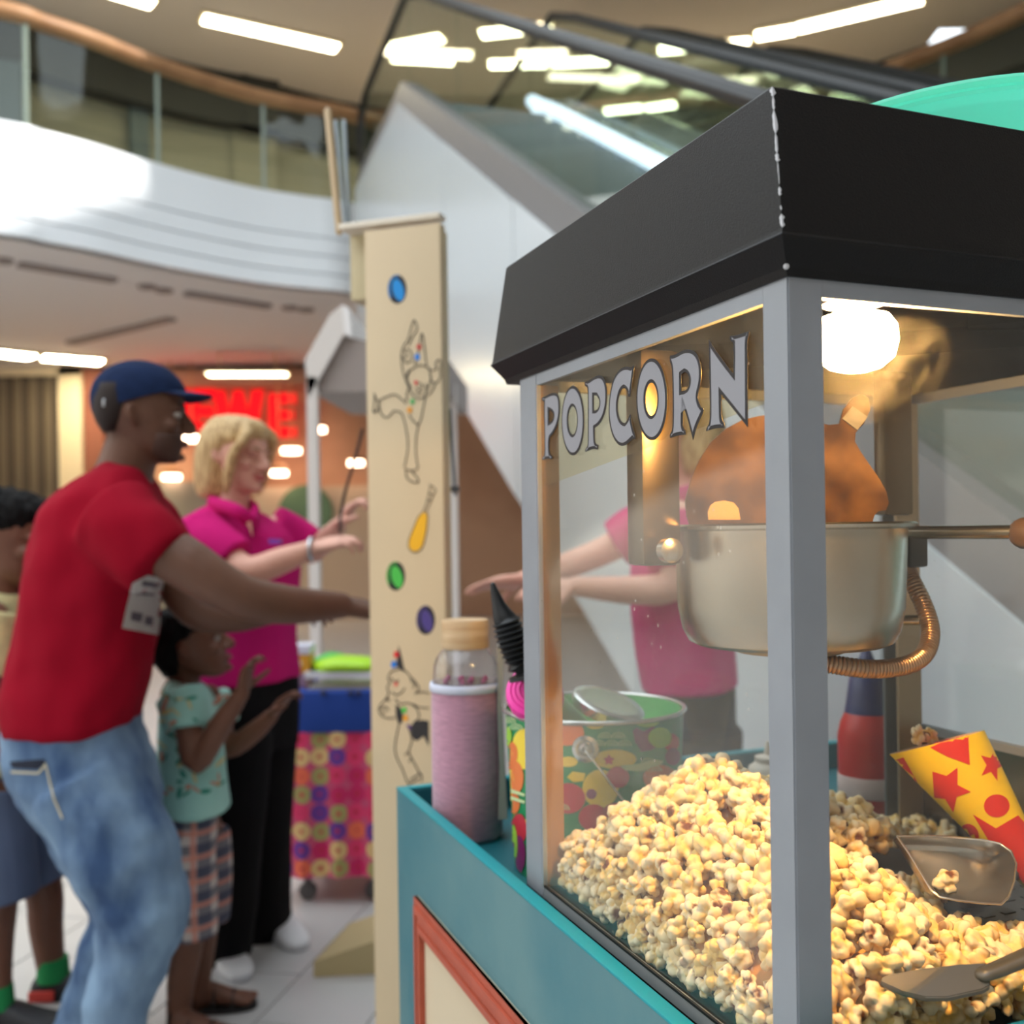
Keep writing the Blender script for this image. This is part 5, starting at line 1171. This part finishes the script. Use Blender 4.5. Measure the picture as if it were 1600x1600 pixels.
bm = NB(); c = hd_m.p(-.34, -.34, .05); tube(bm, [c, c + hd_m.u*.012], .004, 8); obj('cap_buckle', bm, mat('buckle', (180, 184, 190), .3, metal=.8), cap, 60, True)
# T-shirt
M_TEE = cloth('red_tee', (146, 7, 34), .12, 5, .3, 12)
bm = NB()
secs = [(166, 716, 228, 730, .075), (150, 730, 238, 744, .115), (112, 754, 250, 768, .165), (72, 802, 262, 820, .20), (48, 880, 262, 884, .205), (35, 960, 248, 952, .195), (17, 1040, 236, 1040, .188), (3, 1100, 224, 1098, .19), (8, 1146, 216, 1128, .188)]
loft(bm, torso_secs(secs, Ym, lat), 32, 2.35, 2)
tube(bm, [at(172, 802, 2.26), at(215, 842, 2.23), at(254, 880, 2.22)], [.098, .094, .084], 20, 3, caps='flat')
tube(bm, [at(210, 800, 2.57), at(245, 860, 2.57), at(262, 900, 2.55)], [.09, .09, .08], 20, 3, caps='flat')
me = fold_noise(fuse(bm, .0075, 40), .014, 8, 3, (.75, .75, .8)); tm = me.copy(); tee_m = obj('t_shirt', me, M_TEE, man, None, True)
tb_ = bmesh.new(); tb_.from_mesh(tm); tbvh = BVHTree.FromBMesh(tb_); tb_.free(); bpy.data.meshes.remove(tm)
bm = NB(); decal_mesh(bm, [(207, 910), (230, 898), (255, 903), (253, 950), (246, 992), (190, 981), (198, 945)], tbvh, .0018); pr = obj('chest_print', bm, mat('print_grey', (170, 162, 158), .8), tee_m, None, True)
bm = NB()
for pl in ([(222, 906), (248, 910), (246, 918), (220, 914)], [(205, 955), (222, 958), (219, 972), (203, 968)], [(226, 962), (238, 964), (236, 978), (224, 975)], [(214, 925), (240, 928), (239, 931), (213, 928)]): decal_mesh(bm, pl, tbvh, .0028)
obj('print_marks', bm, mat('print_dark', (86, 76, 84), .8), tee_m, None, True)
# jeans
M_JEAN = mat('jeans', (122, 150, 178), .85, rgb2=(44, 72, 112), noise_scale=5.5, bump=.3, bump_scale=24, stretch=(1.4, 1.4, .6))
bm = NB()
loft(bm, torso_secs([(12, 1108, 218, 1104, .175), (6, 1140, 222, 1136, .182), (10, 1190, 240, 1180, .19), (30, 1245, 252, 1235, .185), (70, 1290, 250, 1280, .15)], Ym, lat), 28, 2.2, 2)
tube(bm, [at(138, 1225, 2.34), at(186, 1320, 2.31), at(227, 1420, 2.31), at(204, 1500, 2.32), at(183, 1585, 2.32), at(164, 1690, 2.32)], [.128, .122, .100, .083, .073, .070], 20, 4, caps='flat')
tube(bm, [at(122, 1235, 2.52), at(160, 1325, 2.56), at(196, 1420, 2.58), at(165, 1510, 2.58), at(130, 1600, 2.58), at(116, 1628, 2.58)], [.118, .112, .092, .078, .068, .066], 20, 4, caps='flat')
jean = obj('jeans', fold_noise(fuse(bm, .007, 5), .010, 9, 11, (1, 1, 1.3)), M_JEAN, man, None, True)
jb = bmesh.new(); jb.from_mesh(jean.data)
for v in jb.verts: v.co += V(man.location)
jbvh = BVHTree.FromBMesh(jb); jb.free()
bm = NB(); decal_mesh(bm, [(16, 1190), (70, 1186), (72, 1192), (60, 1202), (20, 1200)], jbvh, .002); obj('pocket_opening', bm, mat('pocket_dark', (22, 28, 46), .9), jean, None, True)
bm = NB()
for pl in ([(18, 1204), (60, 1206), (72, 1192), (74, 1195), (61, 1210), (18, 1208)], [(70, 1192), (73, 1192), (86, 1245), (100, 1278), (97, 1280), (83, 1248)]): decal_mesh(bm, pl, jbvh, .0024)
obj('pocket_seam', bm, mat('seam', (176, 170, 150), .9), jean, None, True)
for hx, hy in ((at(164, 1690, 2.32).x, 2.32), (at(116, 1628, 2.58).x, 2.58)):
    bm = NB(); shoe(bm, (hx - .05, hy), f); obj('shoe', bm, mat('shoe_brown', (60, 48, 42), .6), man, 0, True)

# ---------------- woman in the pink polo
def polo_woman(face_right, name_label, T):
    pass
Yw = 3.1; f = V((.94, -.34, 0)).normalized(); lat = UP.cross(f)
g = at(385, 1500, Yw); wom = thing('person', 'blonde woman in bright pink polo shirt, black trousers and white shoes', 'person', (g.x, g.y, 0))
SKW = skin('skin_fair', (222, 168, 148))
hw_ = Head(at(370, 712, Yw), V((.93, -.37, 0)), .215, -6)
bm = NB(); hw_.skull(bm)
tube(bm, [at(362, 830, Yw), at(362, 790, Yw), at(366, 750, Yw)], [.075, .052, .05], 16, 3)
secs = [(325, 800, 398, 806, .10), (296, 830, 425, 830, .155), (300, 900, 442, 890, .15), (322, 980, 436, 980, .135), (335, 1060, 440, 1060, .15), (335, 1130, 440, 1120, .16)]
loft(bm, torso_secs(secs, Yw, lat), 26, 2.2, 2)
ws, we, ww = at(312, 838, 2.95), at(388, 892, 2.86), at(486, 858, 2.86)
tube(bm, [ws, at(350, 868, 2.9), we, at(440, 876, 2.86), ww], [.05, .047, .042, .038, .026], 14, 4)
hand(bm, ww, at(560, 838, 2.88) - ww, V((0, .3, -.9)), V((0, .9, .4)), .17, .45)
fs_, fe, fw = at(430, 830, 3.26), at(486, 862, 3.28), at(528, 822, 3.22)
tube(bm, [fs_, at(462, 848, 3.28), fe, at(510, 842, 3.25), fw], [.05, .046, .040, .035, .026], 14, 4)
hand(bm, fw, at(556, 782, 3.2) - fw, V((.6, 0, -.5)), V((0, -1, .2)), .17, .8)
for pts in ([at(362, 1130, 3.02), at(352, 1310, 3.03), at(348, 1480, 3.15)], [at(412, 1120, 3.2), at(412, 1290, 3.22), at(418, 1440, 3.36)]): tube(bm, pts, [.075, .055, .035], 14, 4)
obj('body', fuse(bm, .0055, 5), SKW, wom, None, True)
hw_.features(wom, (186, 96, 92), (150, 116, 80), lids=('eyelid', (190, 128, 112), .5), smile=.035)
M_BLOND = mat('blonde_hair', (222, 190, 136), .5, rgb2=(160, 122, 74), noise_scale=30, stretch=(6, 6, .5), bump=.4, bump_scale=90)
def bob(h, parent, m, back=.0):
    bm = NB(); H = h.H
    loft(bm, [(h.p((a+b)/2, 0, z), h.f*((a-b)/2*H), h.l*(w*H)) for z, a, b, w in ((.57, .02, -.12, .06), (.54, .22, -.30, .22), (.46, .37, -.44, .33), (.34, .43, -.52, .39), (.24, .40, -.55, .41), (.12, .20, -.57, .425), (0, .10, -.57, .43), (-.2, .06, -.56, .43), (-.4, .05, -.54, .42), (-.56, .02, -.50, .39), (-.63, -.05, -.44, .33))], 30, 2.2, 2)
    for s in (1, -1):
        tube(bm, [h.p(.30, .20*s, .44), h.p(.36, .33*s, .25), h.p(.24, .40*s, .02), h.p(.18, .40*s, -.25), h.p(.14, .37*s, -.52)], [.05*H, .08*H, .085*H, .08*H, .04*H], 10, 4)
    return obj('hair', fold_noise(fuse(bm, .006, 4), .004, 40, 1, (1, 1, .12)), m, parent, None, True)
bob(hw_, wom, M_BLOND)
M_POLO = cloth('pink_polo', (200, 28, 114), .14, 6, .35, 14)
def polo(secs, Y, lat, sleeves, parent, m=M_POLO):
    bm = NB(); loft(bm, torso_secs(secs, Y, lat), 30, 2.25, 2)
    for pts, rr in sleeves: tube(bm, pts, rr, 18, 3, caps='flat')
    return obj('polo_shirt', fold_noise(fuse(bm, .007, 5), .007, 8, 5), m, parent, None, True)
pw = polo([(330, 790, 395, 798, .075), (312, 806, 408, 812, .13), (282, 836, 436, 836, .19), (284, 890, 452, 890, .195), (306, 970, 447, 970, .175), (322, 1030, 446, 1025, .18), (330, 1072, 448, 1062, .185)], Yw, lat,
          [([at(312, 836, 2.96), at(340, 858, 2.91), at(366, 878, 2.89)], [.08, .076, .070]), ([at(425, 828, 3.24), at(455, 840, 3.27), at(482, 856, 3.28)], [.08, .074, .066])], wom)
def collar(h, y_px, parent, pts, m=M_POLO):
    bm = NB(); tube(bm, pts, .013, 10, 4, flat=1.7, side=UP); return obj('collar', bm, m, parent, 0, True)
collar(hw_, 0, pw, [at(330, 786, 3.05), at(350, 792, 2.98), at(372, 800, 2.94), at(392, 815, 2.96)])
collar(hw_, 0, pw, [at(330, 786, 3.15), at(375, 788, 3.2), at(398, 796, 3.1), at(394, 816, 2.99)])
bm = NB(); prism(bm, [at(x, y, 2.945) for x, y in ((374, 806), (392, 815), (394, 838), (388, 822))], V((0, .004, 0))); obj('neck_opening', bm, SKW, pw, None, True)
bm = NB(); prism(bm, [at(x, y, 2.90) for x, y in ((419, 842), (435, 843), (435, 850), (420, 850))], V((0, .05, 0))); obj('badge', bm, mat('badge_violet', (120, 60, 170), .6), pw, None, True)
bm = NB(); tube(bm, [ww + V((.027*math.cos(t)*0, .030*math.sin(t), .030*math.cos(t))) for t in np.linspace(0, 2*math.pi, 17)], .006, 8, caps=None); obj('wrist_watch', bm, mat('watch_silver', (200, 204, 210), .25, metal=.8), wom, 60, True)
M_TRW = cloth('black_trousers', (20, 18, 20), .2, 6, .3, 14)
def wide_trousers(secs, Y, lat, legs, parent):
    bm = NB(); loft(bm, torso_secs(secs, Y, lat), 24, 2.2, 2)
    for pts, rr in legs: tube(bm, pts, rr, 18, 4, caps='flat')
    return obj('trousers', fold_noise(fuse(bm, .008, 5), .010, 6, 2, (1, 1, .25)), M_TRW, parent, None, True)
wide_trousers([(334, 1036, 447, 1032, .172), (332, 1120, 446, 1110, .185), (334, 1180, 446, 1170, .17)], Yw, lat,
              [([at(366, 1140, 3.02), at(356, 1300, 3.01), at(352, 1400, 3.06), at(348, 1484, 3.14)], [.118, .105, .098, .092]), ([at(405, 1130, 3.2), at(408, 1280, 3.2), at(408, 1390, 3.28), at(414, 1450, 3.36)], [.118, .10, .096, .088])], wom)
for px, Y_, dx in ((338, 3.20, 0), (426, 3.42, 0)):
    bm = NB(); p = at(px, 1480, Y_); shoe(bm, (p.x, p.y), V((.55, -.83, 0)), .25, .046, .058); sh_ = obj('shoe', bm, mat('shoe_white', (226, 226, 228), .6), wom, 0, True)
    bm = NB(); 
    c = V((p.x, p.y, 0)); d = V((.55, -.83, 0)).normalized(); s = UP.cross(d); loft(bm, [(c + d*t*.25 + V((0, 0, zz)), d*.0001 + s*w, d*.012) for t, w, zz in ()] or [(c + d*.12 + V((0, 0, .001)), d*.137, s*.050), (c + d*.12 + V((0, 0, .018)), d*.138, s*.050)], 24, 2.6); obj('sole', bm, mat('sole_grey', (196, 196, 200), .6), sh_, 40, True)

# ---------------- small boy in the mint shirt
Yk = 2.72; f = V((.96, .26, 0)).normalized(); lat = UP.cross(f)
g = at(290, 1600, Yk); kid = thing('person', 'small boy in mint patterned shirt and plaid shorts with both hands raised', 'person', (g.x, g.y, 0))
SKB = skin('skin_brown', (112, 72, 54))
hk = Head(at(299, 1008, Yk), V((.98, .18, 0)), .195, 14)
bm = NB(); hk.skull(bm)
tube(bm, [at(283, 1085, Yk), at(288, 1060, Yk), at(292, 1035, Yk)], [.055, .042, .04], 14, 3)
loft(bm, torso_secs([(270, 1068, 318, 1076, .07), (256, 1100, 335, 1100, .105), (256, 1180, 345, 1175, .10), (252, 1250, 340, 1245, .105), (256, 1300, 335, 1295, .105)], Yk, lat), 22, 2.2, 2)
tube(bm, [at(288, 1092, 2.62), at(296, 1140, 2.59), at(307, 1192, 2.57), at(345, 1132, 2.57), at(378, 1082, 2.57)], [.040, .036, .031, .029, .020], 14, 4)
hand(bm, at(378, 1082, 2.57), V((.25, 0, .97)), V((.9, -.2, -.1)), V((.1, .9, .2)), .125, .55)
tube(bm, [at(325, 1090, 2.82), at(345, 1140, 2.83), at(358, 1168, 2.83), at(395, 1145, 2.82), at(424, 1118, 2.81)], [.038, .034, .030, .028, .020], 14, 4)
hand(bm, at(424, 1118, 2.81), V((.6, 0, .7)), V((.8, -.2, -.3)), V((-.3, .2, .9)), .125, .5)
for pts in ([at(282, 1290, 2.66), at(294, 1450, 2.66), at(284, 1530, 2.67), at(276, 1606, 2.68)], [at(310, 1290, 2.78), at(318, 1430, 2.80), at(312, 1500, 2.81), at(308, 1570, 2.82)]): tube(bm, pts, [.062, .042, .038, .027], 14, 4)
def bare_foot(bm, heel, d, L=.17):
    d = V((d[0], d[1], 0)).normalized(); s = UP.cross(d); c = V((heel[0], heel[1], .014))
    loft(bm, [(c + d*t*L + UP*(hh/2), s*w, UP*hh/2) for t, w, hh in ((-.05, .012, .03), (.05, .026, .06), (.3, .027, .062), (.6, .032, .038), (.82, .036, .026), (.9, .034, .022))], 16, 2.4, 2)
    for i in range(5): p = c + d*(.88 - .03*abs(i-.8))*L + s*(.030 - .0145*i); tube(bm, [p + UP*.010, p + d*.020 + UP*.009], [.0095 if i == 0 else .0075, .008 if i == 0 else .006], 8)
kf = [(at(268, 1606, 2.66), V((.9, -.15, 0))), (at(302, 1572, 2.82), V((.95, .1, 0)))]
for p, d in kf: bare_foot(bm, (p.x, p.y), d)
obj('body', fuse(bm, .0048, 4), SKB, kid, None, True)
hk.features(kid, (130, 74, 66), (20, 16, 14))
M_BLK = mat('black_hair', (14, 12, 12), .75, spec=.15, bump=.4, bump_scale=120)
def short_hair(h, parent, m=M_BLK, low=-.25):
    bm = NB(); H = h.H
    loft(bm, [(h.p((a+b)/2, 0, z), h.f*((a-b)/2*H), h.l*(w*H)) for z, a, b, w in ((.57, 0, -.12, .08), (.54, .22, -.32, .24), (.45, .38, -.46, .345), (.33, .44, -.53, .395), (.22, .40, -.555, .40), (.15, .30, -.555, .395), (.06, .02, -.55, .39), (-.05, -.06, -.53, .38), (-.15, -.12, -.49, .36), (low-.06, -.20, -.40, .30))], 26, 2.2, 2)
    return obj('hair', fold_noise(fuse(bm, .006, 3), .010, 42, 4, (1, 1, .5)), m, parent, None, True)
short_hair(hk, kid)
M_MINT_T = mat('mint_print', (150, 200, 190), .9, rgb2=(164, 208, 196), noise_scale=8, bump=.3, bump_scale=16)
bm = NB(); loft(bm, torso_secs([(266, 1058, 318, 1068, .07), (254, 1080, 332, 1086, .125), (248, 1140, 345, 1140, .145), (246, 1210, 354, 1205, .148), (243, 1266, 362, 1256, .152)], Yk, lat), 26, 2.3, 2)
tube(bm, [at(284, 1088, 2.63), at(290, 1112, 2.61), at(292, 1138, 2.60)], [.066, .064, .062], 18, 3, caps='flat'); tube(bm, [at(325, 1090, 2.82), at(336, 1114, 2.83), at(342, 1134, 2.83)], [.062, .06, .058], 18, 3, caps='flat')
tee_k = obj('t_shirt', fold_noise(fuse(bm, .006, 5), .005, 10, 8), M_MINT_T, kid, None, True)
kb_ = bmesh.new(); kb_.from_mesh(tee_k.data)
for v in kb_.verts: v.co += V(kid.location)
kbvh = BVHTree.FromBMesh(kb_); kb_.free(); rk = random.Random(4)
for nm, rgb in (('teal_motif', (40, 130, 110)), ('sand_motif', (206, 190, 130)), ('rust_motif', (196, 128, 104))):
    bm = NB()
    for i in range(16):
        cx, cy = rk.uniform(250, 352), rk.uniform(1075, 1255); a = rk.uniform(0, 180); decal_mesh(bm, circle_px(cx, cy, rk.uniform(5, 11), rk.uniform(1.5, 4), 8, a), kbvh, .0016)
    o = obj('shirt_print', bm, mat(nm, rgb, .9), tee_k, None, True); o['kind'] = 'stuff'
# plaid shorts
pm_ = bpy.data.materials.new('plaid'); pm_.use_nodes = True; nt = pm_.node_tree; b = nt.nodes['Principled BSDF']; b.inputs['Roughness'].default_value = .9
tc = nt.nodes.new('ShaderNodeTexCoord'); prev = None
base = nt.nodes.new('ShaderNodeRGB'); base.outputs[0].default_value = (*lin((196, 184, 178)), 1); cur = base.outputs[0]
for dir_, sc_, rgb, th, pr_ in (('X', 5.2, (44, 52, 78), .62, 0), ('Z', 5.2, (44, 52, 78), .62, 0), ('X', 5.2, (206, 130, 110), .86, 2.2), ('Z', 5.2, (206, 130, 110), .86, 2.2)):
    wv = nt.nodes.new('ShaderNodeTexWave'); wv.bands_direction = dir_; wv.inputs['Scale'].default_value = sc_; wv.inputs['Phase Offset'].default_value = pr_; nt.links.new(tc.outputs['Object'], wv.inputs['Vector'])
    mr = nt.nodes.new('ShaderNodeMapRange'); mr.inputs[1].default_value = th; mr.inputs[2].default_value = th+.05; mr.inputs[4].default_value = .72; nt.links.new(wv.outputs['Fac'], mr.inputs[0])
    mx = nt.nodes.new('ShaderNodeMix'); mx.data_type = 'RGBA'; mx.inputs['B'].default_value = (*lin(rgb), 1); nt.links.new(mr.outputs[0], mx.inputs['Factor']); nt.links.new(cur, mx.inputs['A']); cur = mx.outputs['Result']
nt.links.new(cur, b.inputs['Base Color'])
bm = NB(); loft(bm, torso_secs([(252, 1240, 342, 1236, .125), (252, 1300, 342, 1295, .14), (262, 1340, 338, 1335, .12)], Yk, lat), 22, 2.2, 2)
tube(bm, [at(284, 1300, 2.65), at(294, 1390, 2.65), at(298, 1462, 2.65)], [.082, .076, .070], 18, 4, caps='flat'); tube(bm, [at(312, 1300, 2.79), at(318, 1380, 2.80), at(320, 1440, 2.80)], [.080, .074, .068], 18, 4, caps='flat')
obj('shorts', fold_noise(fuse(bm, .006, 4), .006, 9, 6), pm_, kid, None, True)
for p, d in kf:
    d = d.normalized(); s = UP.cross(d); c = V((p.x, p.y, 0)); bm = NB()
    loft(bm, [(c + d*.075 + V((0, 0, .001)), d*.098, s*.040), (c + d*.075 + V((0, 0, .014)), d*.098, s*.040)], 22, 2.6); sd = obj('sandal', bm, mat('sandal_black', (30, 26, 26), .7), kid, 40, True)
    for t, h in ((.11, .034), (.06, .052), (.005, .06)):
        bm = NB(); tube(bm, [c + d*t + s*(.04*math.cos(a)) + UP*(.012 + h*math.sin(a)) for a in np.linspace(0, math.pi, 9)], .007, 8, flat=.5, side=d); obj('strap', bm, mat('sandal_black'), sd, 60, True)

# ---------------- older boy at the left edge
Yb = 2.78; f = V((1, .05, 0)).normalized(); lat = UP.cross(f)
g = at(20, 1590, Yb); boy = thing('person', 'older boy with black hair, pale yellow shirt and grey-blue shorts, cut by the left edge', 'person', (g.x, g.y, 0))
hb_ = Head(at(18, 842, Yb), V((.98, -.1, 0)), .235, -10)
bm = NB(); hb_.skull(bm)
tube(bm, [at(0, 960, Yb), at(4, 925, Yb), at(10, 880, Yb)], [.07, .052, .052], 14, 3)
loft(bm, torso_secs([(-30, 925, 35, 935, .08), (-60, 965, 42, 965, .145), (-65, 1060, 40, 1060, .14), (-66, 1160, 34, 1160, .13), (-70, 1240, 45, 1240, .14)], Yb, lat), 24, 2.2, 2)
tube(bm, [at(-15, 965, 2.62), at(-22, 1050, 2.60), at(-24, 1110, 2.6), at(0, 1160, 2.58), at(30, 1200, 2.57)], [.046, .042, .038, .034, .024], 14, 4)
hand(bm, at(30, 1200, 2.57), V((.4, 0, -.9)), V((0, .9, .2)), V((.9, 0, .3)), .15, .4)
tube(bm, [at(5, 965, 2.94), at(0, 1050, 2.95), at(5, 1120, 2.95), at(30, 1180, 2.94)], [.046, .042, .036, .024], 14, 4); hand(bm, at(30, 1180, 2.94), V((.4, 0, -.9)), V((0, -.9, .2)), V((.9, 0, .3)), .15, .4)
for pts in ([at(-18, 1240, 2.70), at(-4, 1390, 2.69), at(-8, 1480, 2.69), at(-4, 1590, 2.69)], [at(18, 1240, 2.86), at(66, 1380, 2.86), at(72, 1450, 2.86), at(84, 1545, 2.86)]): tube(bm, pts, [.075, .052, .046, .033], 14, 4)
obj('body', fuse(bm, .0055, 4), SKB, boy, None, True)
hb_.features(boy, (126, 74, 64), (20, 16, 14)); short_hair(hb_, boy, low=-.22)
bm = NB(); loft(bm, torso_secs([(-32, 918, 38, 928, .085), (-50, 940, 46, 946, .14), (-72, 985, 52, 985, .175), (-76, 1080, 48, 1080, .172), (-78, 1160, 42, 1160, .17), (-80, 1206, 46, 1202, .175)], Yb, lat), 26, 2.3, 2)
tube(bm, [at(-14, 962, 2.64), at(-20, 1010, 2.62), at(-22, 1060, 2.6)], [.082, .078, .074], 18, 3, caps='flat'); tube(bm, [at(4, 962, 2.92), at(0, 1010, 2.94), at(0, 1050, 2.95)], [.08, .076, .072], 18, 3, caps='flat')
obj('t_shirt', fold_noise(fuse(bm, .007, 5), .006, 9, 12), mat('yellow_print', (222, 208, 150), .9, rgb2=(170, 172, 128), noise_scale=16, bump=.3, bump_scale=14), boy, None, True)
bm = NB(); loft(bm, torso_secs([(-72, 1185, 44, 1180, .155), (-72, 1240, 52, 1235, .165), (-60, 1290, 60, 1285, .14)], Yb, lat), 24, 2.2, 2)
tube(bm, [at(-20, 1245, 2.70), at(-5, 1330, 2.68), at(5, 1402, 2.68)], [.105, .098, .092], 18, 4, caps='flat'); tube(bm, [at(14, 1245, 2.86), at(44, 1310, 2.86), at(64, 1376, 2.86)], [.10, .094, .086], 18, 4, caps='flat')
obj('shorts', fold_noise(fuse(bm, .007, 4), .007, 8, 9), cloth('shorts_slate', (88, 98, 122), .15), boy, None, True)
for (ax_, ay_, Y_, sx) in ((-4, 1590, 2.69, -.045), (84, 1545, 2.86, -.045)):
    p = at(ax_, ay_, Y_)
    bm = NB(); tube(bm, [V((p.x, p.y, .075)), V((p.x - .002, p.y, .135))], [.044, .041], 16, caps='flat'); obj('sock', bm, mat('sock_green', (24, 130, 70), .9), boy, 40, True)
    bm = NB(); shoe(bm, (p.x + sx, p.y), f, .25, .045, .062); s_ = obj('shoe', bm, mat('shoe_black', (28, 28, 32), .6), boy, 0, True)
    bm = NB(); c = V((p.x + sx + .12, p.y, 0)); loft(bm, [(c + V((0, 0, .001)), f*.138, lat*.050), (c + V((0, 0, .024)), f*.136, lat*.049)], 24, 2.6); obj('sole', bm, mat('sole_pale', (206, 200, 196), .6), s_, 40, True)
    bm = NB(); rbox(bm, V((p.x + sx + .03, p.y - .044, .045)), f, lat, UP, .035, .006, .014, .004); obj('side_patch', bm, mat('patch_red', (200, 60, 50), .6), s_, None, True)

# ---------------- second person in pink behind the machine, arms out to the left
Yp = 2.75; f = V((-1, .05, 0)).normalized(); lat = UP.cross(f)
g = at(1075, 1400, Yp); pk = thing('person', 'person in pink polo and dark trousers behind the machine, reaching left', 'person', (g.x, g.y, 0))
hp_ = Head(at(1062, 672, Yp), V((-.9, .3, 0)), .215, -8)
bm = NB(); hp_.skull(bm)
tube(bm, [at(1070, 790, Yp), at(1070, 760, Yp), at(1066, 715, Yp)], [.07, .05, .05], 14, 3)
loft(bm, torso_secs([(1110, 775, 1035, 780, .10), (1140, 810, 1010, 806, .15), (1140, 890, 1000, 880, .145), (1135, 980, 1005, 975, .135), (1140, 1060, 1008, 1060, .15), (1140, 1120, 1010, 1110, .16)], Yp, lat), 24, 2.2, 2)
a0, a1, a2 = at(1045, 806, 2.93), at(945, 860, 2.96), at(818, 906, 2.96)
tube(bm, [a0, at(1000, 830, 2.95), a1, at(880, 886, 2.96), a2], [.05, .047, .042, .038, .026], 14, 4); hand(bm, a2, at(720, 918, 2.96) - a2, V((0, -.3, -.9)), V((.1, .6, .7)), .18, .12, .14)
b0, b1, b2 = at(1062, 812, 2.58), at(1048, 916, 2.56), at(900, 916, 2.6)
tube(bm, [b0, at(1062, 870, 2.56), b1, at(980, 922, 2.58), b2], [.05, .047, .042, .037, .026], 14, 4); hand(bm, b2, V((-1, 0, -.02)), V((0, .3, -.9)), V((.1, -.6, .7)), .17, .25)
for pts in ([at(1090, 1120, 2.66), at(1092, 1300, 2.66), at(1095, 1590, 2.68)], [at(1060, 1120, 2.84), at(1062, 1290, 2.84), at(1062, 1560, 2.85)]): tube(bm, pts, [.075, .055, .035], 14, 4)
obj('body', fuse(bm, .006, 4), SKW, pk, None, True); hp_.features(pk, (186, 96, 92), (150, 116, 80), lids=('eyelid', (190, 128, 112), .5)); bob(hp_, pk, M_BLOND)
pp = polo([(1112, 768, 1036, 774, .08), (1130, 786, 1024, 788, .13), (1146, 820, 1000, 815, .19), (1150, 890, 988, 885, .195), (1146, 970, 988, 965, .175), (1148, 1030, 994, 1035, .18), (1150, 1066, 1003, 1080, .185)], Yp, lat,
     [([at(1050, 806, 2.90), at(1000, 828, 2.94), at(962, 850, 2.95)], [.08, .076, .070]), ([at(1062, 810, 2.6), at(1060, 850, 2.58), at(1052, 890, 2.56)], [.08, .076, .068])], pk)
bm = NB(); tube(bm, [at(1110, 764, 2.72), at(1070, 772, 2.64), at(1036, 782, 2.68), at(1040, 778, 2.82), at(1110, 764, 2.78)], .013, 10, 4, flat=1.7, side=UP); obj('collar', bm, M_POLO, pp, 0, True)
wide_trousers([(1142, 1050, 1008, 1052, .16), (1144, 1120, 1006, 1115, .18), (1140, 1180, 1010, 1170, .165)], Yp, lat, [([at(1090, 1140, 2.66), at(1094, 1330, 2.65), at(1096, 1588, 2.66)], [.115, .10, .09]), ([at(1060, 1140, 2.84), at(1060, 1330, 2.84), at(1060, 1552, 2.85)], [.112, .10, .09])], pk)
for px, Y_ in ((1100, 2.66), (1068, 2.85)):
    bm = NB(); p = at(px, 1590, Y_); shoe(bm, (p.x, p.y), f, .25, .046, .058); obj('shoe', bm, mat('shoe_white'), pk, 0, True)

# ------------------------------------------------------------------ steam drifting under the hot lamp
vm = bpy.data.materials.new('steam'); vm.use_nodes = True; nt = vm.node_tree; nt.nodes.remove(nt.nodes['Principled BSDF'])
pv = nt.nodes.new('ShaderNodeVolumeScatter'); pv.inputs['Color'].default_value = (1, .95, .88, 1); pv.inputs['Anisotropy'].default_value = .3
tc = nt.nodes.new('ShaderNodeTexCoord'); nz_ = nt.nodes.new('ShaderNodeTexNoise'); nz_.inputs['Scale'].default_value = 26; nz_.inputs['Detail'].default_value = 6; nz_.inputs['Distortion'].default_value = .8
nt.links.new(tc.outputs['Object'], nz_.inputs['Vector'])
mr = nt.nodes.new('ShaderNodeMapRange'); mr.inputs[1].default_value = .50; mr.inputs[2].default_value = .72; mr.inputs[3].default_value = 0; mr.inputs[4].default_value = 26; nt.links.new(nz_.outputs[0], mr.inputs[0])
gr = nt.nodes.new('ShaderNodeVectorMath'); gr.operation = 'LENGTH'; nt.links.new(tc.outputs['Object'], gr.inputs[0])
m2 = nt.nodes.new('ShaderNodeMapRange'); m2.inputs[1].default_value = .02; m2.inputs[2].default_value = .062; m2.inputs[3].default_value = 1; m2.inputs[4].default_value = 0; nt.links.new(gr.outputs['Value'], m2.inputs[0])
mu = nt.nodes.new('ShaderNodeMath'); mu.operation = 'MULTIPLY'; nt.links.new(mr.outputs[0], mu.inputs[0]); nt.links.new(m2.outputs[0], mu.inputs[1]); nt.links.new(mu.outputs[0], pv.inputs['Density'])
nt.links.new(pv.outputs[0], nt.nodes['Material Output'].inputs['Volume'])
sp_ = at(1375, 565, .90); bm = NB(); ball(bm, (0, 0, 0), .066, .05, .056, 20); so = obj('steam', bm, vm, None, 0); so.location = sp_
tag(so, 'wisp of pale steam drifting beside the hot lamp inside the machine', 'steam', None, 'stuff')
